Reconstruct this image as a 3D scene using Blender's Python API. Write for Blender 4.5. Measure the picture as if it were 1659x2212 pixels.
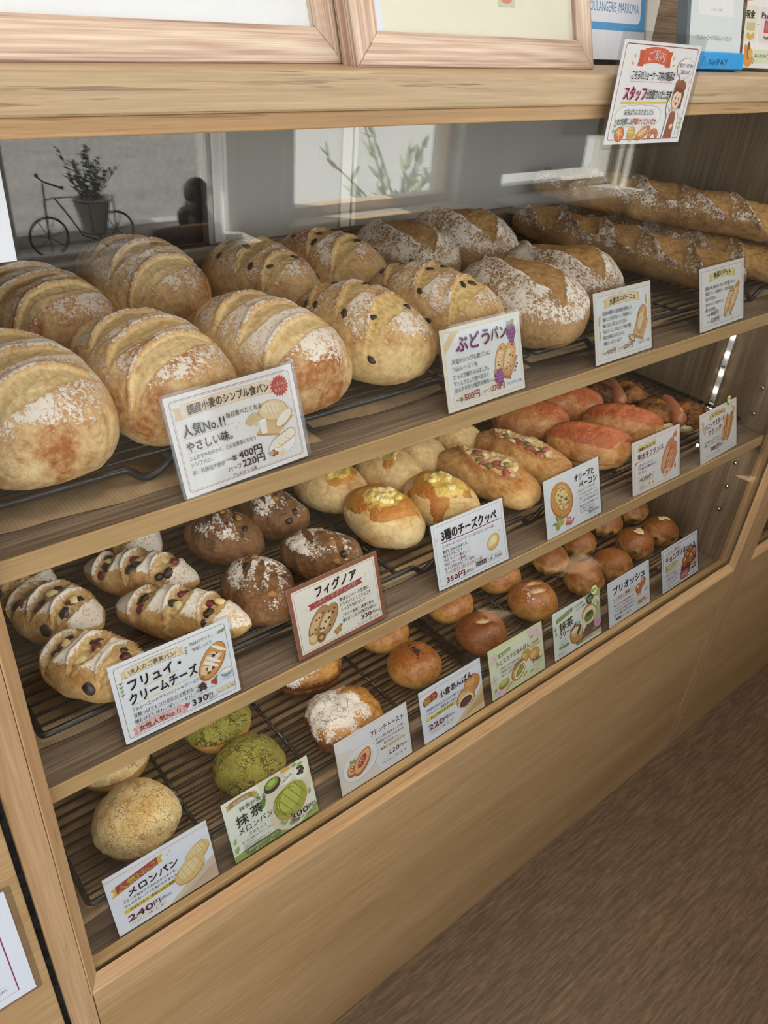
import bpy, bmesh, math, random
import numpy as np
from mathutils import Vector, Matrix
random.seed(7)
for _o in list(bpy.data.objects):
    bpy.data.objects.remove(_o)
SC = bpy.context.scene
COL = SC.collection
rad = math.radians

# ------------------------------------------------------------------ camera
RW = [[0.77213233, -0.63171736, 0.06888276],
      [-0.30332588, -0.46164312, -0.83359405],
      [0.55839509, 0.62275099, -0.54806581]]
cam = bpy.data.cameras.new('camera')
cam_o = bpy.data.objects.new('camera', cam)
COL.objects.link(cam_o)
_r, _d, _f = (Vector(RW[i]) for i in range(3))
_m = Matrix((_r, -_d, -_f)).transposed().to_4x4()
_m.translation = Vector((0.0, -0.495, 1.49855))
cam_o.matrix_world = _m
cam.sensor_fit = 'VERTICAL'
cam.sensor_height = 36.0
cam.lens = 1689.7 / 2212 * 36.0
cam.clip_start = 0.01
SC.camera = cam_o

# ------------------------------------------------------------------ light, sky, exposure
SC.view_settings.view_transform = 'Standard'
SC.view_settings.look = 'None'
SC.view_settings.gamma = 1.0
SC.view_settings.use_curve_mapping = False
SC.view_settings.exposure = -0.14
SC.cycles.transparent_max_bounces = 16
SC.cycles.max_bounces = 8
SC.cycles.sample_clamp_indirect = 4.0
SC.cycles.caustics_reflective = False
SC.cycles.caustics_refractive = False

W = bpy.data.worlds.new('sky')
SC.world = W
W.use_nodes = True
_bg = W.node_tree.nodes['Background']
_bg.inputs[0].default_value = (0.88, 0.94, 1.0, 1)
_bg.inputs[1].default_value = 6.6

sun = bpy.data.lights.new('sun', 'SUN')
sun.energy = 44.0
sun.angle = rad(0.6)
sun.color = (1.0, 0.95, 0.86)
sun_o = bpy.data.objects.new('sun', sun)
COL.objects.link(sun_o)
sun_o.rotation_euler = Vector((0.40, 0.36, -0.84)).to_track_quat('-Z', 'Y').to_euler()
sun_o.location = (0, -3, 4)

def area(name, loc, direction, sx, sy, energy, col=(1, 1, 1), portal=False):
    l = bpy.data.lights.new(name, 'AREA')
    l.shape = 'RECTANGLE'
    l.size, l.size_y, l.energy, l.color = sx, sy, energy, col
    o = bpy.data.objects.new(name, l)
    COL.objects.link(o)
    o.location = loc
    o.rotation_euler = Vector(direction).to_track_quat('-Z', 'Z').to_euler()
    if portal:
        l.cycles.is_portal = True
    return o
WY = -1.10          # inner face of the window wall
WIN = [(-2.1, 0.20), (0.44, 0.905), (1.09, 1.63), (1.80, 2.36)]
WZB = [0.35, 1.035, 1.035, 1.035]   # the leftmost opening is an unseen window added for light   # openings along x
WZ0, WZ1 = 1.035, 1.90
for _i, (_a, _b) in enumerate(WIN):
    area('daylight_portal', ((_a + _b) / 2, WY - 0.02, (WZB[_i] + WZ1) / 2), (0, 1, 0), _b - _a, WZ1 - WZB[_i], 1.0, portal=True)
# two unseen ceiling lamps added for light from above
CEIL = [(0.2, -0.35), (1.7, -0.35)]
for _x, _y in CEIL:
    area('added_top_light', (_x, _y, 2.42), (0, 0, -1), 0.6, 0.3, 9.0, (1.0, 0.90, 0.76))

# unseen warm strips added behind each shelf front to brighten the breads (strip geometry is built with the case)
LEDZ = [(1.4175, 0.8), (1.1080, 1.25), (0.8490, 1.5)]
for _z, _e in LEDZ:
    area('added_strip_light', (0.742, 0.047, _z - 0.0022), (0, 0.35, -1), 1.24, 0.008, _e, (1.0, 0.91, 0.77))

# ------------------------------------------------------------------ helpers
def lin(h):
    h = h.lstrip('#')
    c = [int(h[i:i + 2], 16) / 255 for i in (0, 2, 4)]
    return tuple(x / 12.92 if x <= 0.04045 else ((x + 0.055) / 1.055) ** 2.4 for x in c) + (1.0,)

class NT:
    """tiny node-tree helper"""
    def __init__(s, name):
        s.m = bpy.data.materials.new(name)
        s.m.use_nodes = True
        s.t = s.m.node_tree
        s.n = s.t.nodes
        s.b = s.n['Principled BSDF']
        s.out = s.n['Material Output']
    def new(s, typ, **kw):
        n = s.n.new(typ)
        for k, v in kw.items():
            setattr(n, k, v)
        return n
    def link(s, a, b):
        s.t.links.new(a, b)
    def set(s, sock, v):
        if hasattr(v, 'is_output') or isinstance(v, bpy.types.NodeSocket):
            s.link(v, sock)
        else:
            sock.default_value = v
    def coord(s, scale=(1, 1, 1), rot=(0, 0, 0), loc=(0, 0, 0)):
        tc = s.new('ShaderNodeTexCoord')
        mp = s.new('ShaderNodeMapping')
        mp.inputs['Scale'].default_value = scale
        mp.inputs['Rotation'].default_value = rot
        mp.inputs['Location'].default_value = loc
        s.link(tc.outputs['Object'], mp.inputs['Vector'])
        return mp.outputs[0]
    def noise(s, vec, scale, detail=3.0, rough=0.5, dist=0.0):
        n = s.new('ShaderNodeTexNoise')
        n.inputs['Scale'].default_value = scale
        n.inputs['Detail'].default_value = detail
        n.inputs['Roughness'].default_value = rough
        n.inputs['Distortion'].default_value = dist
        s.link(vec, n.inputs['Vector'])
        return n.outputs['Fac']
    def ramp(s, fac, stops):
        r = s.new('ShaderNodeValToRGB')
        e = r.color_ramp.elements
        while len(e) < len(stops):
            e.new(0.5)
        for i, (p, c) in enumerate(stops):
            e[i].position = p
            e[i].color = c if len(c) == 4 else tuple(c) + (1,)
        s.set(r.inputs[0], fac)
        return r.outputs[0]
    def mix(s, fac, a, b, mode='MIX'):
        n = s.new('ShaderNodeMix', data_type='RGBA', blend_type=mode)
        s.set(n.inputs[0], fac)
        s.set(n.inputs[6], a)
        s.set(n.inputs[7], b)
        return n.outputs[2]
    def math(s, op, a, b=0.0, c=None, clamp=False):
        n = s.new('ShaderNodeMath', operation=op, use_clamp=clamp)
        s.set(n.inputs[0], a)
        s.set(n.inputs[1], b)
        if c is not None:
            s.set(n.inputs[2], c)
        return n.outputs[0]
    def mapr(s, v, a, b, c=0.0, d=1.0):
        n = s.new('ShaderNodeMapRange', clamp=True)
        s.set(n.inputs[0], v)
        for i, x in enumerate((a, b, c, d)):
            s.set(n.inputs[i + 1], x)
        return n.outputs[0]
    def attr(s, name):
        return s.new('ShaderNodeAttribute', attribute_name=name).outputs['Fac']
    def bump(s, h, strength, dist):
        n = s.new('ShaderNodeBump')
        n.inputs['Strength'].default_value = strength
        n.inputs['Distance'].default_value = dist
        s.link(h, n.inputs['Height'])
        s.link(n.outputs[0], s.b.inputs['Normal'])
    def fin(s, col, rough=0.5, spec=0.5):
        s.set(s.b.inputs['Base Color'], col)
        s.set(s.b.inputs['Roughness'], rough)
        s.b.inputs['Specular IOR Level'].default_value = spec
        return s.m

_plain = {}
def plain(h, rough=0.55, spec=0.4, metal=0.0, name=None):
    k = (h, rough, spec, metal)
    if k not in _plain:
        t = NT(name or ('colour_' + h.lstrip('#')))
        # a trace of unevenness so that no surface is perfectly flat in tone
        v = t.noise(t.coord(), 140.0, 2.0)
        c = t.mix(t.mapr(v, 0.3, 0.7, 0.0, 0.06), lin(h), (0.5, 0.5, 0.5, 1))
        t.b.inputs['Metallic'].default_value = metal
        _plain[k] = t.fin(c, rough, spec)
    return _plain[k]

def wood(name, base, dark, axis='X', rough=0.45, pore='#6b4a2a', pore_amt=0.55, scale=1.0, light=None, ring=0.5, spec=0.4, cross=28.0, streak=0.22, plen=16.0):
    t = NT(name)
    k = {'X': (1.2, cross, cross), 'Z': (cross, cross, 1.2), 'Y': (cross, 1.2, cross)}[axis]
    k = tuple(v * scale for v in k)
    v = t.coord(k)
    n1 = t.noise(v, 1.0, 4.0, 0.55, 0.4)
    col = t.ramp(n1, [(0.30, lin(dark)), (0.55, lin(base)), (0.75, lin(light or base))])
    k2 = {'X': (plen, 620, 620), 'Z': (620, 620, plen), 'Y': (620, plen, 620)}[axis]
    v2 = t.coord(tuple(a * scale for a in k2))
    n2 = t.noise(v2, 1.0, 2.0, 0.6)
    gate = t.mapr(t.noise(t.coord(tuple(a * 0.16 * scale for a in k2)), 1.0, 2.0), 0.46, 0.60)
    n3 = t.noise(t.coord(tuple(a * 0.45 * scale for a in k2)), 1.0, 3.0, 0.65)
    col = t.mix(streak, col, t.ramp(t.math('MULTIPLY_ADD', n2, 0.4, t.math('MULTIPLY', n3, 0.6)), [(0.36, (0.12, 0.12, 0.12)), (0.64, (0.86, 0.86, 0.86))]), 'OVERLAY')
    pores = t.math('MULTIPLY', t.mapr(n2, 0.54, 0.63), gate)
    col = t.mix(t.math('MULTIPLY', pores, pore_amt), col, lin(pore))
    t.bump(t.math('SUBTRACT', n1, t.math('MULTIPLY', n2, 0.5)), 0.12, 0.0006)
    return t.fin(col, rough, spec)

def see_through(name, tint=(1, 1, 1, 1), rough=0.0, f0=0.04, k=0.96):
    """thin clear sheet: straight transmission plus a Fresnel-weighted mirror reflection"""
    t = NT(name)
    t.n.remove(t.b)
    g = t.new('ShaderNodeNewGeometry')
    dot = t.new('ShaderNodeVectorMath', operation='DOT_PRODUCT')
    t.link(g.outputs['Incoming'], dot.inputs[0])
    t.link(g.outputs['Normal'], dot.inputs[1])
    c = t.math('ABSOLUTE', dot.outputs['Value'])
    p = t.math('POWER', t.math('SUBTRACT', 1.0, c, clamp=True), 5.0)
    fr = t.math('MULTIPLY_ADD', p, k, f0)
    tr = t.new('ShaderNodeBsdfTransparent')
    tr.inputs[0].default_value = tint
    gl = t.new('ShaderNodeBsdfGlossy')
    gl.inputs['Roughness'].default_value = rough
    mx = t.new('ShaderNodeMixShader')
    t.link(fr, mx.inputs[0])
    t.link(tr.outputs[0], mx.inputs[1])
    t.link(gl.outputs[0], mx.inputs[2])
    t.link(mx.outputs[0], t.out.inputs['Surface'])
    return t.m

def emit(name, col, strength):
    t = NT(name)
    t.b.inputs['Base Color'].default_value = col
    t.b.inputs['Emission Color'].default_value = col
    t.b.inputs['Emission Strength'].default_value = strength
    return t.m

# --- geometry collectors
class G:
    def __init__(s):
        s.v, s.f, s.mi, s.smooth = [], [], [], []
    def add(s, verts, faces, mi=0, smooth=False):
        o = len(s.v)
        s.v.extend([tuple(p) for p in verts])
        for f in faces:
            s.f.append(tuple(i + o for i in f))
            s.mi.append(mi)
            s.smooth.append(smooth)
    def box(s, x0, x1, y0, y1, z0, z1, mi=0):
        v = [(x, y, z) for z in (z0, z1) for y in (y0, y1) for x in (x0, x1)]
        s.add(v, [(0, 2, 3, 1), (4, 5, 7, 6), (0, 1, 5, 4), (2, 6, 7, 3), (0, 4, 6, 2), (1, 3, 7, 5)], mi)
    def loft(s, a, b, mi=0, smooth=False):
        n = len(a)
        f = [(i, (i + 1) % n, n + (i + 1) % n, n + i) for i in range(n)]
        f += [tuple(range(n - 1, -1, -1)), tuple(range(n, 2 * n))]
        s.add(list(a) + list(b), f, mi, smooth)
    def tube(s, path, r, n=8, mi=0, closed=False, radii=None):
        P = [Vector(p) for p in path]
        m = len(P)
        rings = []
        up = None
        for i in range(m):
            if closed:
                d = (P[(i + 1) % m] - P[i - 1]).normalized()
            else:
                d = (P[min(i + 1, m - 1)] - P[max(i - 1, 0)]).normalized()
            if up is None:
                up = Vector((0, 0, 1)) if abs(d.z) < 0.9 else Vector((1, 0, 0))
            u = d.cross(up)
            if u.length < 1e-6:
                u = d.cross(Vector((1, 0, 0)))
            u.normalize()
            w = u.cross(d).normalized()
            up = w
            rr = radii[i] if radii else r
            rings.append([P[i] + u * (math.cos(2 * math.pi * k / n) * rr) + w * (math.sin(2 * math.pi * k / n) * rr) for k in range(n)])
        v = [p for ring in rings for p in ring]
        f = []
        for i in range(m if closed else m - 1):
            a, b = i * n, ((i + 1) % m) * n
            for k in range(n):
                f.append((a + k, a + (k + 1) % n, b + (k + 1) % n, b + k))
        if not closed:
            f.append(tuple(range(n - 1, -1, -1)))
            f.append(tuple((m - 1) * n + k for k in range(n)))
        s.add(v, f, mi, True)
    def lathe(s, prof, c=(0, 0, 0), n=24, mi=0):
        v, f = [], []
        for r, z in prof:
            for k in range(n):
                a = 2 * math.pi * k / n
                v.append((c[0] + r * math.cos(a), c[1] + r * math.sin(a), c[2] + z))
        m = len(prof)
        for i in range(m - 1):
            for k in range(n):
                f.append((i * n + k, i * n + (k + 1) % n, (i + 1) * n + (k + 1) % n, (i + 1) * n + k))
        f.append(tuple(range(n - 1, -1, -1)))
        f.append(tuple((m - 1) * n + k for k in range(n)))
        s.add(v, f, mi, True)
    def ball(s, c, rx, ry, rz, nu=10, nv=12, mi=0, rot=None):
        v = [(0, 0, -1)]
        for i in range(1, nu):
            p = -math.pi / 2 + math.pi * i / nu
            for k in range(nv):
                a = 2 * math.pi * k / nv
                v.append((math.cos(p) * math.cos(a), math.cos(p) * math.sin(a), math.sin(p)))
        v.append((0, 0, 1))
        out = []
        for x, y, z in v:
            q = Vector((x * rx, y * ry, z * rz))
            if rot is not None:
                q = rot @ q
            out.append((q.x + c[0], q.y + c[1], q.z + c[2]))
        f = [(0, 1 + (k + 1) % nv, 1 + k) for k in range(nv)]
        for i in range(nu - 2):
            for k in range(nv):
                a, b = 1 + i * nv, 1 + (i + 1) * nv
                f.append((a + k, a + (k + 1) % nv, b + (k + 1) % nv, b + k))
        l, a = len(v) - 1, 1 + (nu - 2) * nv
        f += [(l, a + k, a + (k + 1) % nv) for k in range(nv)]
        s.add(out, f, mi, True)

def link(name, me, mats=(), parent=None):
    for m in (mats if isinstance(mats, (list, tuple)) else [mats]):
        me.materials.append(m)
    o = bpy.data.objects.new(name, me)
    COL.objects.link(o)
    if parent is not None:
        o.parent = parent
    return o
def obj(name, g, mats, parent=None, bevel=0.0, seg=2):
    me = bpy.data.meshes.new(name)
    me.from_pydata(g.v, [], g.f)
    me.polygons.foreach_set('material_index', g.mi)
    me.polygons.foreach_set('use_smooth', g.smooth)
    if bevel:
        bm = bmesh.new()
        bm.from_mesh(me)
        bmesh.ops.bevel(bm, geom=list(bm.edges), offset=bevel, segments=seg, profile=0.5, affect='EDGES', clamp_overlap=True)
        bmesh.ops.recalc_face_normals(bm, faces=bm.faces)
        bm.to_mesh(me)
        bm.free()
    else:
        bm = bmesh.new()
        bm.from_mesh(me)
        bmesh.ops.recalc_face_normals(bm, faces=bm.faces)
        bm.to_mesh(me)
        bm.free()
    me.update()
    return link(name, me, mats, parent)
def tag(o, label, cat, group=None, kind=None):
    o['label'] = label
    o['category'] = cat
    if group:
        o['group'] = group
    if kind:
        o['kind'] = kind
    return o
def thing(name, label, cat, loc=(0, 0, 0), rot=(0, 0, 0), group=None):
    o = bpy.data.objects.new(name, None)
    o.empty_display_size = 0.02
    COL.objects.link(o)
    o.location = loc
    o.rotation_euler = rot
    return tag(o, label, cat, group)
def struct(name, g, mats, bevel=0.0):
    o = obj(name, g, mats, bevel=bevel)
    o['kind'] = 'structure'
    return o

# ------------------------------------------------------------------ materials
OAK_X = wood('oak_laminate_along', '#b5956f', '#a5845d', 'X', light='#c0a17c', pore='#7d5a34', pore_amt=0.5)
OAK_Z = wood('oak_laminate_upright', '#a98865', '#9a7855', 'Z', light='#b59471', pore='#76522e', pore_amt=0.6)
OAK_PANEL = wood('oak_panel', '#a4845d', '#96764f', 'X', light='#ae8e68', pore='#c4a87c', pore_amt=0.35, cross=16.0)
OAK_EDGE = wood('oak_edge_band', '#bf9c6e', '#b08b5b', 'X', light='#c9a77b', pore='#8c6638', pore_amt=0.45)
OAK_TRIM = wood('oak_trim_orange', '#b99468', '#a68057', 'X', light='#c6a47c', pore='#83552a', pore_amt=0.6)
OAK_TRIM_Z = wood('oak_trim_upright', '#b48f66', '#a27d55', 'Z', light='#c09c74', pore='#7d542b', pore_amt=0.6)
DARKW_X = wood('walnut_laminate_along', '#857463', '#6a5a4b', 'X', light='#998874', pore='#4a382b', pore_amt=0.6, cross=34.0, streak=0.75, plen=12.0)
DARKW_Z = wood('walnut_laminate_upright', '#82705c', '#6a5846', 'Z', light='#96846e', pore='#4c3d30', pore_amt=0.6, cross=30.0, streak=0.6, plen=12.0)
FRAMEW = wood('pale_ash_frame', '#cdb9a6', '#b39384', 'X', light='#dccfc0', pore='#9c7668', pore_amt=0.85, cross=60.0, streak=0.7, plen=8.0)
FRAMEW_V = wood('pale_ash_frame_upright', '#cdb9a6', '#b39384', 'Z', light='#dccfc0', pore='#9c7668', pore_amt=0.85, cross=60.0, streak=0.7, plen=8.0)
GLASS = see_through('case_glass', (0.985, 0.99, 0.985, 1), 0.0, 0.075, 0.92)
PANE = see_through('window_glass', (0.98, 0.985, 0.985, 1))
POUCH = see_through('clear_laminate', (0.90, 0.90, 0.91, 1), 0.05, 0.045, 0.85)
ACRYL = see_through('clear_acrylic', (0.90, 0.92, 0.93, 1), 0.02)
WIRE = plain('#0e0e0f', 0.32, 0.6, name='black_coated_wire')
BLACK = plain('#080707', 0.6, 0.2, name='black_gap')
CHROME = plain('#b9b9b6', 0.22, 0.5, 1.0, name='chrome')
WHITE = plain('#e9e7e1', 0.5, name='white_paint')
GREYW = plain('#a3a29d', 0.55, name='grey_white_panel')
def kraft():
    t = NT('ribbed_kraft_paper')
    w = t.new('ShaderNodeTexWave', wave_type='BANDS', bands_direction='X')
    w.inputs['Scale'].default_value = 90.0
    w.inputs['Distortion'].default_value = 0.4
    t.link(t.coord(), w.inputs['Vector'])
    n = t.noise(t.coord(), 60.0, 4.0)
    col = t.ramp(n, [(0.3, lin('#957a5a')), (0.7, lin('#b29673'))])
    col = t.mix(t.math('MULTIPLY', w.outputs['Fac'], 0.28), col, lin('#6d543a'))
    t.bump(w.outputs['Fac'], 0.2, 0.0004)
    return t.fin(col, 0.7, 0.2)
KRAFT = kraft()
# ------------------------------------------------------------------ room shell
def floor_mat():
    t = NT('brown_vinyl_plank_floor')
    br = t.new('ShaderNodeTexBrick')
    br.offset = 0.37
    br.inputs['Color1'].default_value = (0.35, 0.35, 0.35, 1)
    br.inputs['Color2'].default_value = (0.75, 0.75, 0.75, 1)
    br.inputs['Mortar'].default_value = (0.15, 0.15, 0.15, 1)
    br.inputs['Scale'].default_value = 1.0
    br.inputs['Mortar Size'].default_value = 0.0006
    br.inputs['Brick Width'].default_value = 0.92
    br.inputs['Row Height'].default_value = 0.152
    t.link(t.coord(loc=(0.1, 0.06, 0)), br.inputs['Vector'])
    n = t.noise(t.coord((14, 150, 60)), 1.0, 4.0, 0.65, 0.3)
    n2 = t.noise(t.coord((60, 420, 60)), 1.0, 2.0, 0.6)
    col = t.ramp(t.math('MULTIPLY_ADD', n2, 0.35, t.math('MULTIPLY', n, 0.75)), [(0.30, lin('#4b3b2d')), (0.52, lin('#695542')), (0.72, lin('#857057'))])
    col = t.mix(0.22, col, br.outputs['Color'], 'OVERLAY')
    t.bump(n2, 0.15, 0.0006)
    return t.fin(col, 0.5, 0.35)
g = G(); g.box(-3.2, 4.6, -1.10, 2.4, -0.05, 0.0); struct('floor', g, floor_mat())
WALLM = plain('#d5d3cc', 0.7, 0.2, name='shop_wall_paint')
g = G(); g.box(-3.2, 4.6, -1.22, 2.4, 2.45, 2.5); struct('ceiling', g, WALLM)
g = G(); g.box(-3.25, -3.2, -1.22, 2.4, 0, 2.5); struct('wall_left', g, WALLM)
g = G(); g.box(4.6, 4.65, -1.22, 2.4, 0, 2.5); struct('wall_right', g, WALLM)
g = G(); g.box(-3.2, 4.6, 2.4, 2.45, 0, 2.5); struct('wall_back', g, plain('#8d8378', 0.7, 0.2, name='kitchen_wall_paint'))
g = G()
xs = [-3.2] + [v for ab in WIN for v in ab] + [4.6]
for i in range(0, len(xs), 2):
    g.box(xs[i], xs[i + 1], WY - 0.12, WY, 0.0, 2.5)
for (a, b), zb in zip(WIN, WZB):
    g.box(a, b, WY - 0.12, WY, 0.0, zb)
    g.box(a, b, WY - 0.12, WY, WZ1, 2.5)
struct('wall_front', g, WALLM)
LWOOD = wood('pale_pine_window_trim', '#d9b98c', '#c8a273', 'X', light='#e4c9a0')
for i, (a, b) in enumerate(WIN):
    z0_ = WZB[i]
    fm = LWOOD if i == 2 else WHITE
    g = G()
    t = 0.024
    for q in ((a + 0.0005, a + t, z0_ + 0.0005, WZ1 - 0.0005), (b - t, b - 0.0005, z0_ + 0.0005, WZ1 - 0.0005), (a + t + 0.0003, b - t - 0.0003, z0_ + 0.0005, z0_ + t), (a + t + 0.0003, b - t - 0.0003, WZ1 - t, WZ1 - 0.0005)):
        g.box(q[0], q[1], WY - 0.075, WY - 0.035, q[2], q[3])
    fr = struct('window_%d' % (i + 1), g, fm, bevel=0.002)
    g = G(); g.box(a + t, b - t, WY - 0.058, WY - 0.053, z0_ + t, WZ1 - t)
    obj('pane', g, PANE, fr)
    if i == 0:
        continue
    g = G()
    dep = 0.03 if i == 2 else 0.11
    g.box(a - 0.03, b + 0.03, WY + 0.0005, WY + dep, WZ0 - 0.022, WZ0)
    obj('sill', g, fm, fr, bevel=0.003)
    if i == 1:
        g = G(); g.box(a, b, WY + 0.06, WY + 0.075, WZ0, WZ0 + 0.012); obj('sill_ledge', g, WHITE, fr, bevel=0.002)
    if i == 1:
        g = G(); g.box(b - 0.017, b - 0.003, WY - 0.035, WY - 0.012, 1.15, 1.26); obj('window_handle', g, plain('#4a4742', 0.4), fr, bevel=0.003)
g = G(); g.box(0.906, 0.93, WY - 0.03, WY + 0.010, WZ0, WZ1); struct('trim_1', g, WHITE, 0.003)
g = G(); g.box(1.050, 1.062, WY, WY + 0.012, 1.06, WZ1); struct('trim_2', g, WHITE, 0.002)
g = G(); g.box(2.37, 2.42, WY - 0.02, WY + 0.03, 0.6, WZ1); struct('trim_3', g, WHITE, 0.003)

# ------------------------------------------------------------------ outside
for xa, xb, dp in ((-2.7, 0.319, 0.62), (0.32, 1.000, 0.165), (1.001, 1.699, 0.62), (1.70, 2.7, 0.165)):
    g = G(); g.box(xa, xb, WY - 0.12 - dp, WY - 0.121, WZ1 + 0.05, WZ1 + 0.075); struct('added_sun_hood', g, plain('#8a857c', 0.7, 0.2))  # unseen hoods added to hold the sun to the window sills
def asphalt():
    t = NT('sunlit_asphalt')
    n = t.noise(t.coord(), 3.0, 6.0, 0.7)
    n2 = t.noise(t.coord(), 90.0, 2.0)
    col = t.ramp(t.math('MULTIPLY_ADD', n2, 0.3, t.math('MULTIPLY', n, 0.7)), [(0.3, lin('#54524e')), (0.55, lin('#66645f')), (0.75, lin('#787670'))])
    return t.fin(col, 0.85, 0.2)
g = G(); g.box(-25, 30, -40, WY - 0.12, -0.15, -0.12); struct('ground_outside', g, asphalt())
g = G(); g.loft([(1.2, -1.3, -0.119), (29, -1.3, -0.119), (29, -24, -0.119), (14.7, -24, -0.119)], [(1.2, -1.3, -0.10), (29, -1.3, -0.10), (29, -24, -0.10), (14.7, -24, -0.10)]); struct('pavement_outside', g, plain('#a5a39d', 0.85, 0.2, name='concrete_pavement'))

def leaf(g, p, d, n, l, w, mi=0):
    d = d.normalized()
    s = d.cross(n)
    if s.length < 1e-5:
        s = Vector((1, 0, 0))
    s.normalize()
    q = s.cross(d).normalized()
    pts = [p, p + d * l * 0.35 + s * w * 0.5 + q * l * 0.05, p + d * l * 0.75 + s * w * 0.38, p + d * l, p + d * l * 0.75 - s * w * 0.38, p + d * l * 0.35 - s * w * 0.5 + q * l * 0.05]
    th = q * 0.0004
    g.loft([v + th for v in pts], [v - th for v in pts], mi)

rnd = random.Random(3)
tr = thing('olive_shrub', 'grey-green olive shrub in a clay pot outside the pine-trimmed window', 'shrub', (1.86, -1.62, -0.10))
gb, gl = G(), G()
gb.tube([(0, 0, 0.3), (0.01, 0, 0.7), (-0.01, 0.02, 1.02)], 0.014)
for k in range(26):
    a = rnd.uniform(0, 6.283)
    z0 = rnd.uniform(0.62, 1.0)
    ln = rnd.uniform(0.15, 0.42)
    d = Vector((math.cos(a), 0.6 * math.sin(a), rnd.uniform(0.3, 1.3))).normalized()
    p0 = Vector((0, 0, z0))
    gb.tube([p0, p0 + d * ln * 0.5 + Vector((0, 0, 0.02)), p0 + d * ln], 0.003, 5)
    for j in range(16):
        p = p0 + d * ln * rnd.uniform(0.25, 1.0)
        dd = (d + Vector((rnd.uniform(-1, 1), rnd.uniform(-1, 1), rnd.uniform(-0.6, 1)))).normalized()
        leaf(gl, p, dd, Vector((rnd.uniform(-1, 1), rnd.uniform(-1, 1), 1)), rnd.uniform(0.045, 0.075), 0.016)
obj('stem', gb, plain('#6d6450', 0.8, 0.1), tr)
obj('foliage', gl, plain('#a3ad90', 0.6, 0.3), tr)
g = G(); g.lathe([(0.10, 0), (0.13, 0.28), (0.145, 0.285), (0.145, 0.31), (0.12, 0.31), (0.115, 0.27)]); obj('pot', g, plain('#8d5f47', 0.8, 0.1), tr)

# poster on the far window
ps = thing('window_notice', 'white notice sheet on the far right window pane', 'notice', (2.03, WY - 0.046, 1.09))
g = G(); g.box(-0.19, 0.19, 0, 0.0012, 0, 0.30); obj('paper', g, plain('#e8e8e6', 0.7, 0.2), ps)

# ------------------------------------------------------------------ bicycle planter and figurine on the sill
SZ = WZ0
bk = thing('bicycle_planter', 'small black wire bicycle planter with green plant on window sill', 'planter', (0.565, WY + 0.045, SZ))
R_ = 0.036
for wx in (-0.065, 0.068):
    g = G()
    g.tube([(wx + R_ * math.cos(2 * math.pi * k / 28), 0, R_ + 0.0022 + R_ * math.sin(2 * math.pi * k / 28)) for k in range(28)], 0.0024, 6, closed=True)
    for k in range(7):
        a = 2 * math.pi * k / 7 + 0.3
        g.tube([(wx, 0, R_ + 0.002), (wx + R_ * math.cos(a), 0, R_ + 0.002 + R_ * math.sin(a))], 0.0009, 5)
    obj('wheel', g, WIRE, bk)
g = G()
g.tube([(-0.065, 0, 0.038), (-0.064, 0, 0.09), (-0.062, 0, 0.135)], 0.002, 6)
g.tube([(-0.066, -0.012, 0.143), (-0.060, 0.0, 0.137), (-0.035, 0.014, 0.128)], 0.0018, 6)
g.ball((-0.033, 0.015, 0.128), 0.004, 0.004, 0.004, 6, 8)
g.ball((-0.067, -0.013, 0.146), 0.004, 0.004, 0.004, 6, 8)
g.tube([(-0.063, 0, 0.105), (-0.045, 0, 0.108), (-0.02, 0, 0.070), (0.0, 0, 0.035), (0.03, 0, 0.022), (0.068, 0, 0.038)], 0.0018, 6)
g.tube([(-0.045, 0, 0.108), (0.01, -0.03, 0.100), (0.06, -0.02, 0.102), (0.068, 0, 0.104), (0.068, 0, 0.04)], 0.0014, 6)
g.tube([(0.026 + 0.036 * math.cos(2 * math.pi * k / 20), 0.034 * math.sin(2 * math.pi * k / 20), 0.100) for k in range(20)], 0.0014, 6, closed=True)
for k in range(6):
    a = 2 * math.pi * k / 6
    g.tube([(0.026 + 0.036 * math.cos(a), 0.034 * math.sin(a), 0.1), (0.026 + 0.023 * math.cos(a), 0.022 * math.sin(a), 0.04)], 0.001, 5)
g.tube([(0.026 + 0.024 * math.cos(2 * math.pi * k / 16), 0.023 * math.sin(2 * math.pi * k / 16), 0.04) for k in range(16)], 0.0016, 6, closed=True)
obj('frame', g, WIRE, bk)
g = G(); g.lathe([(0.020, 0.042), (0.033, 0.098), (0.0345, 0.099), (0.0345, 0.103), (0.031, 0.103), (0.030, 0.09)], (0.026, 0, 0), 28); obj('pot', g, plain('#f0f1ee', 0.5), bk)
g = G()
for k in range(20):
    a = rnd.uniform(0, 6.283)
    tilt = rnd.uniform(0.1, 0.8)
    d = Vector((math.cos(a) * tilt, math.sin(a) * tilt * 0.8, 1)).normalized()
    p0 = Vector((0.026 + rnd.uniform(-0.018, 0.018), rnd.uniform(-0.015, 0.015), 0.095))
    ln = rnd.uniform(0.05, 0.105)
    g.tube([p0, p0 + d * ln], 0.0008, 5, mi=1)
    for j in range(11):
        f = 0.25 + 0.75 * j / 10
        b_ = rnd.uniform(0, 6.283)
        leaf(g, p0 + d * ln * f, Vector((math.cos(b_), math.sin(b_), 0.5)), Vector((0, 0, 1)), rnd.uniform(0.009, 0.015), 0.007)
obj('foliage', g, [plain('#3f5a33', 0.6, 0.3), plain('#4b4a30', 0.7, 0.2)], bk)

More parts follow.
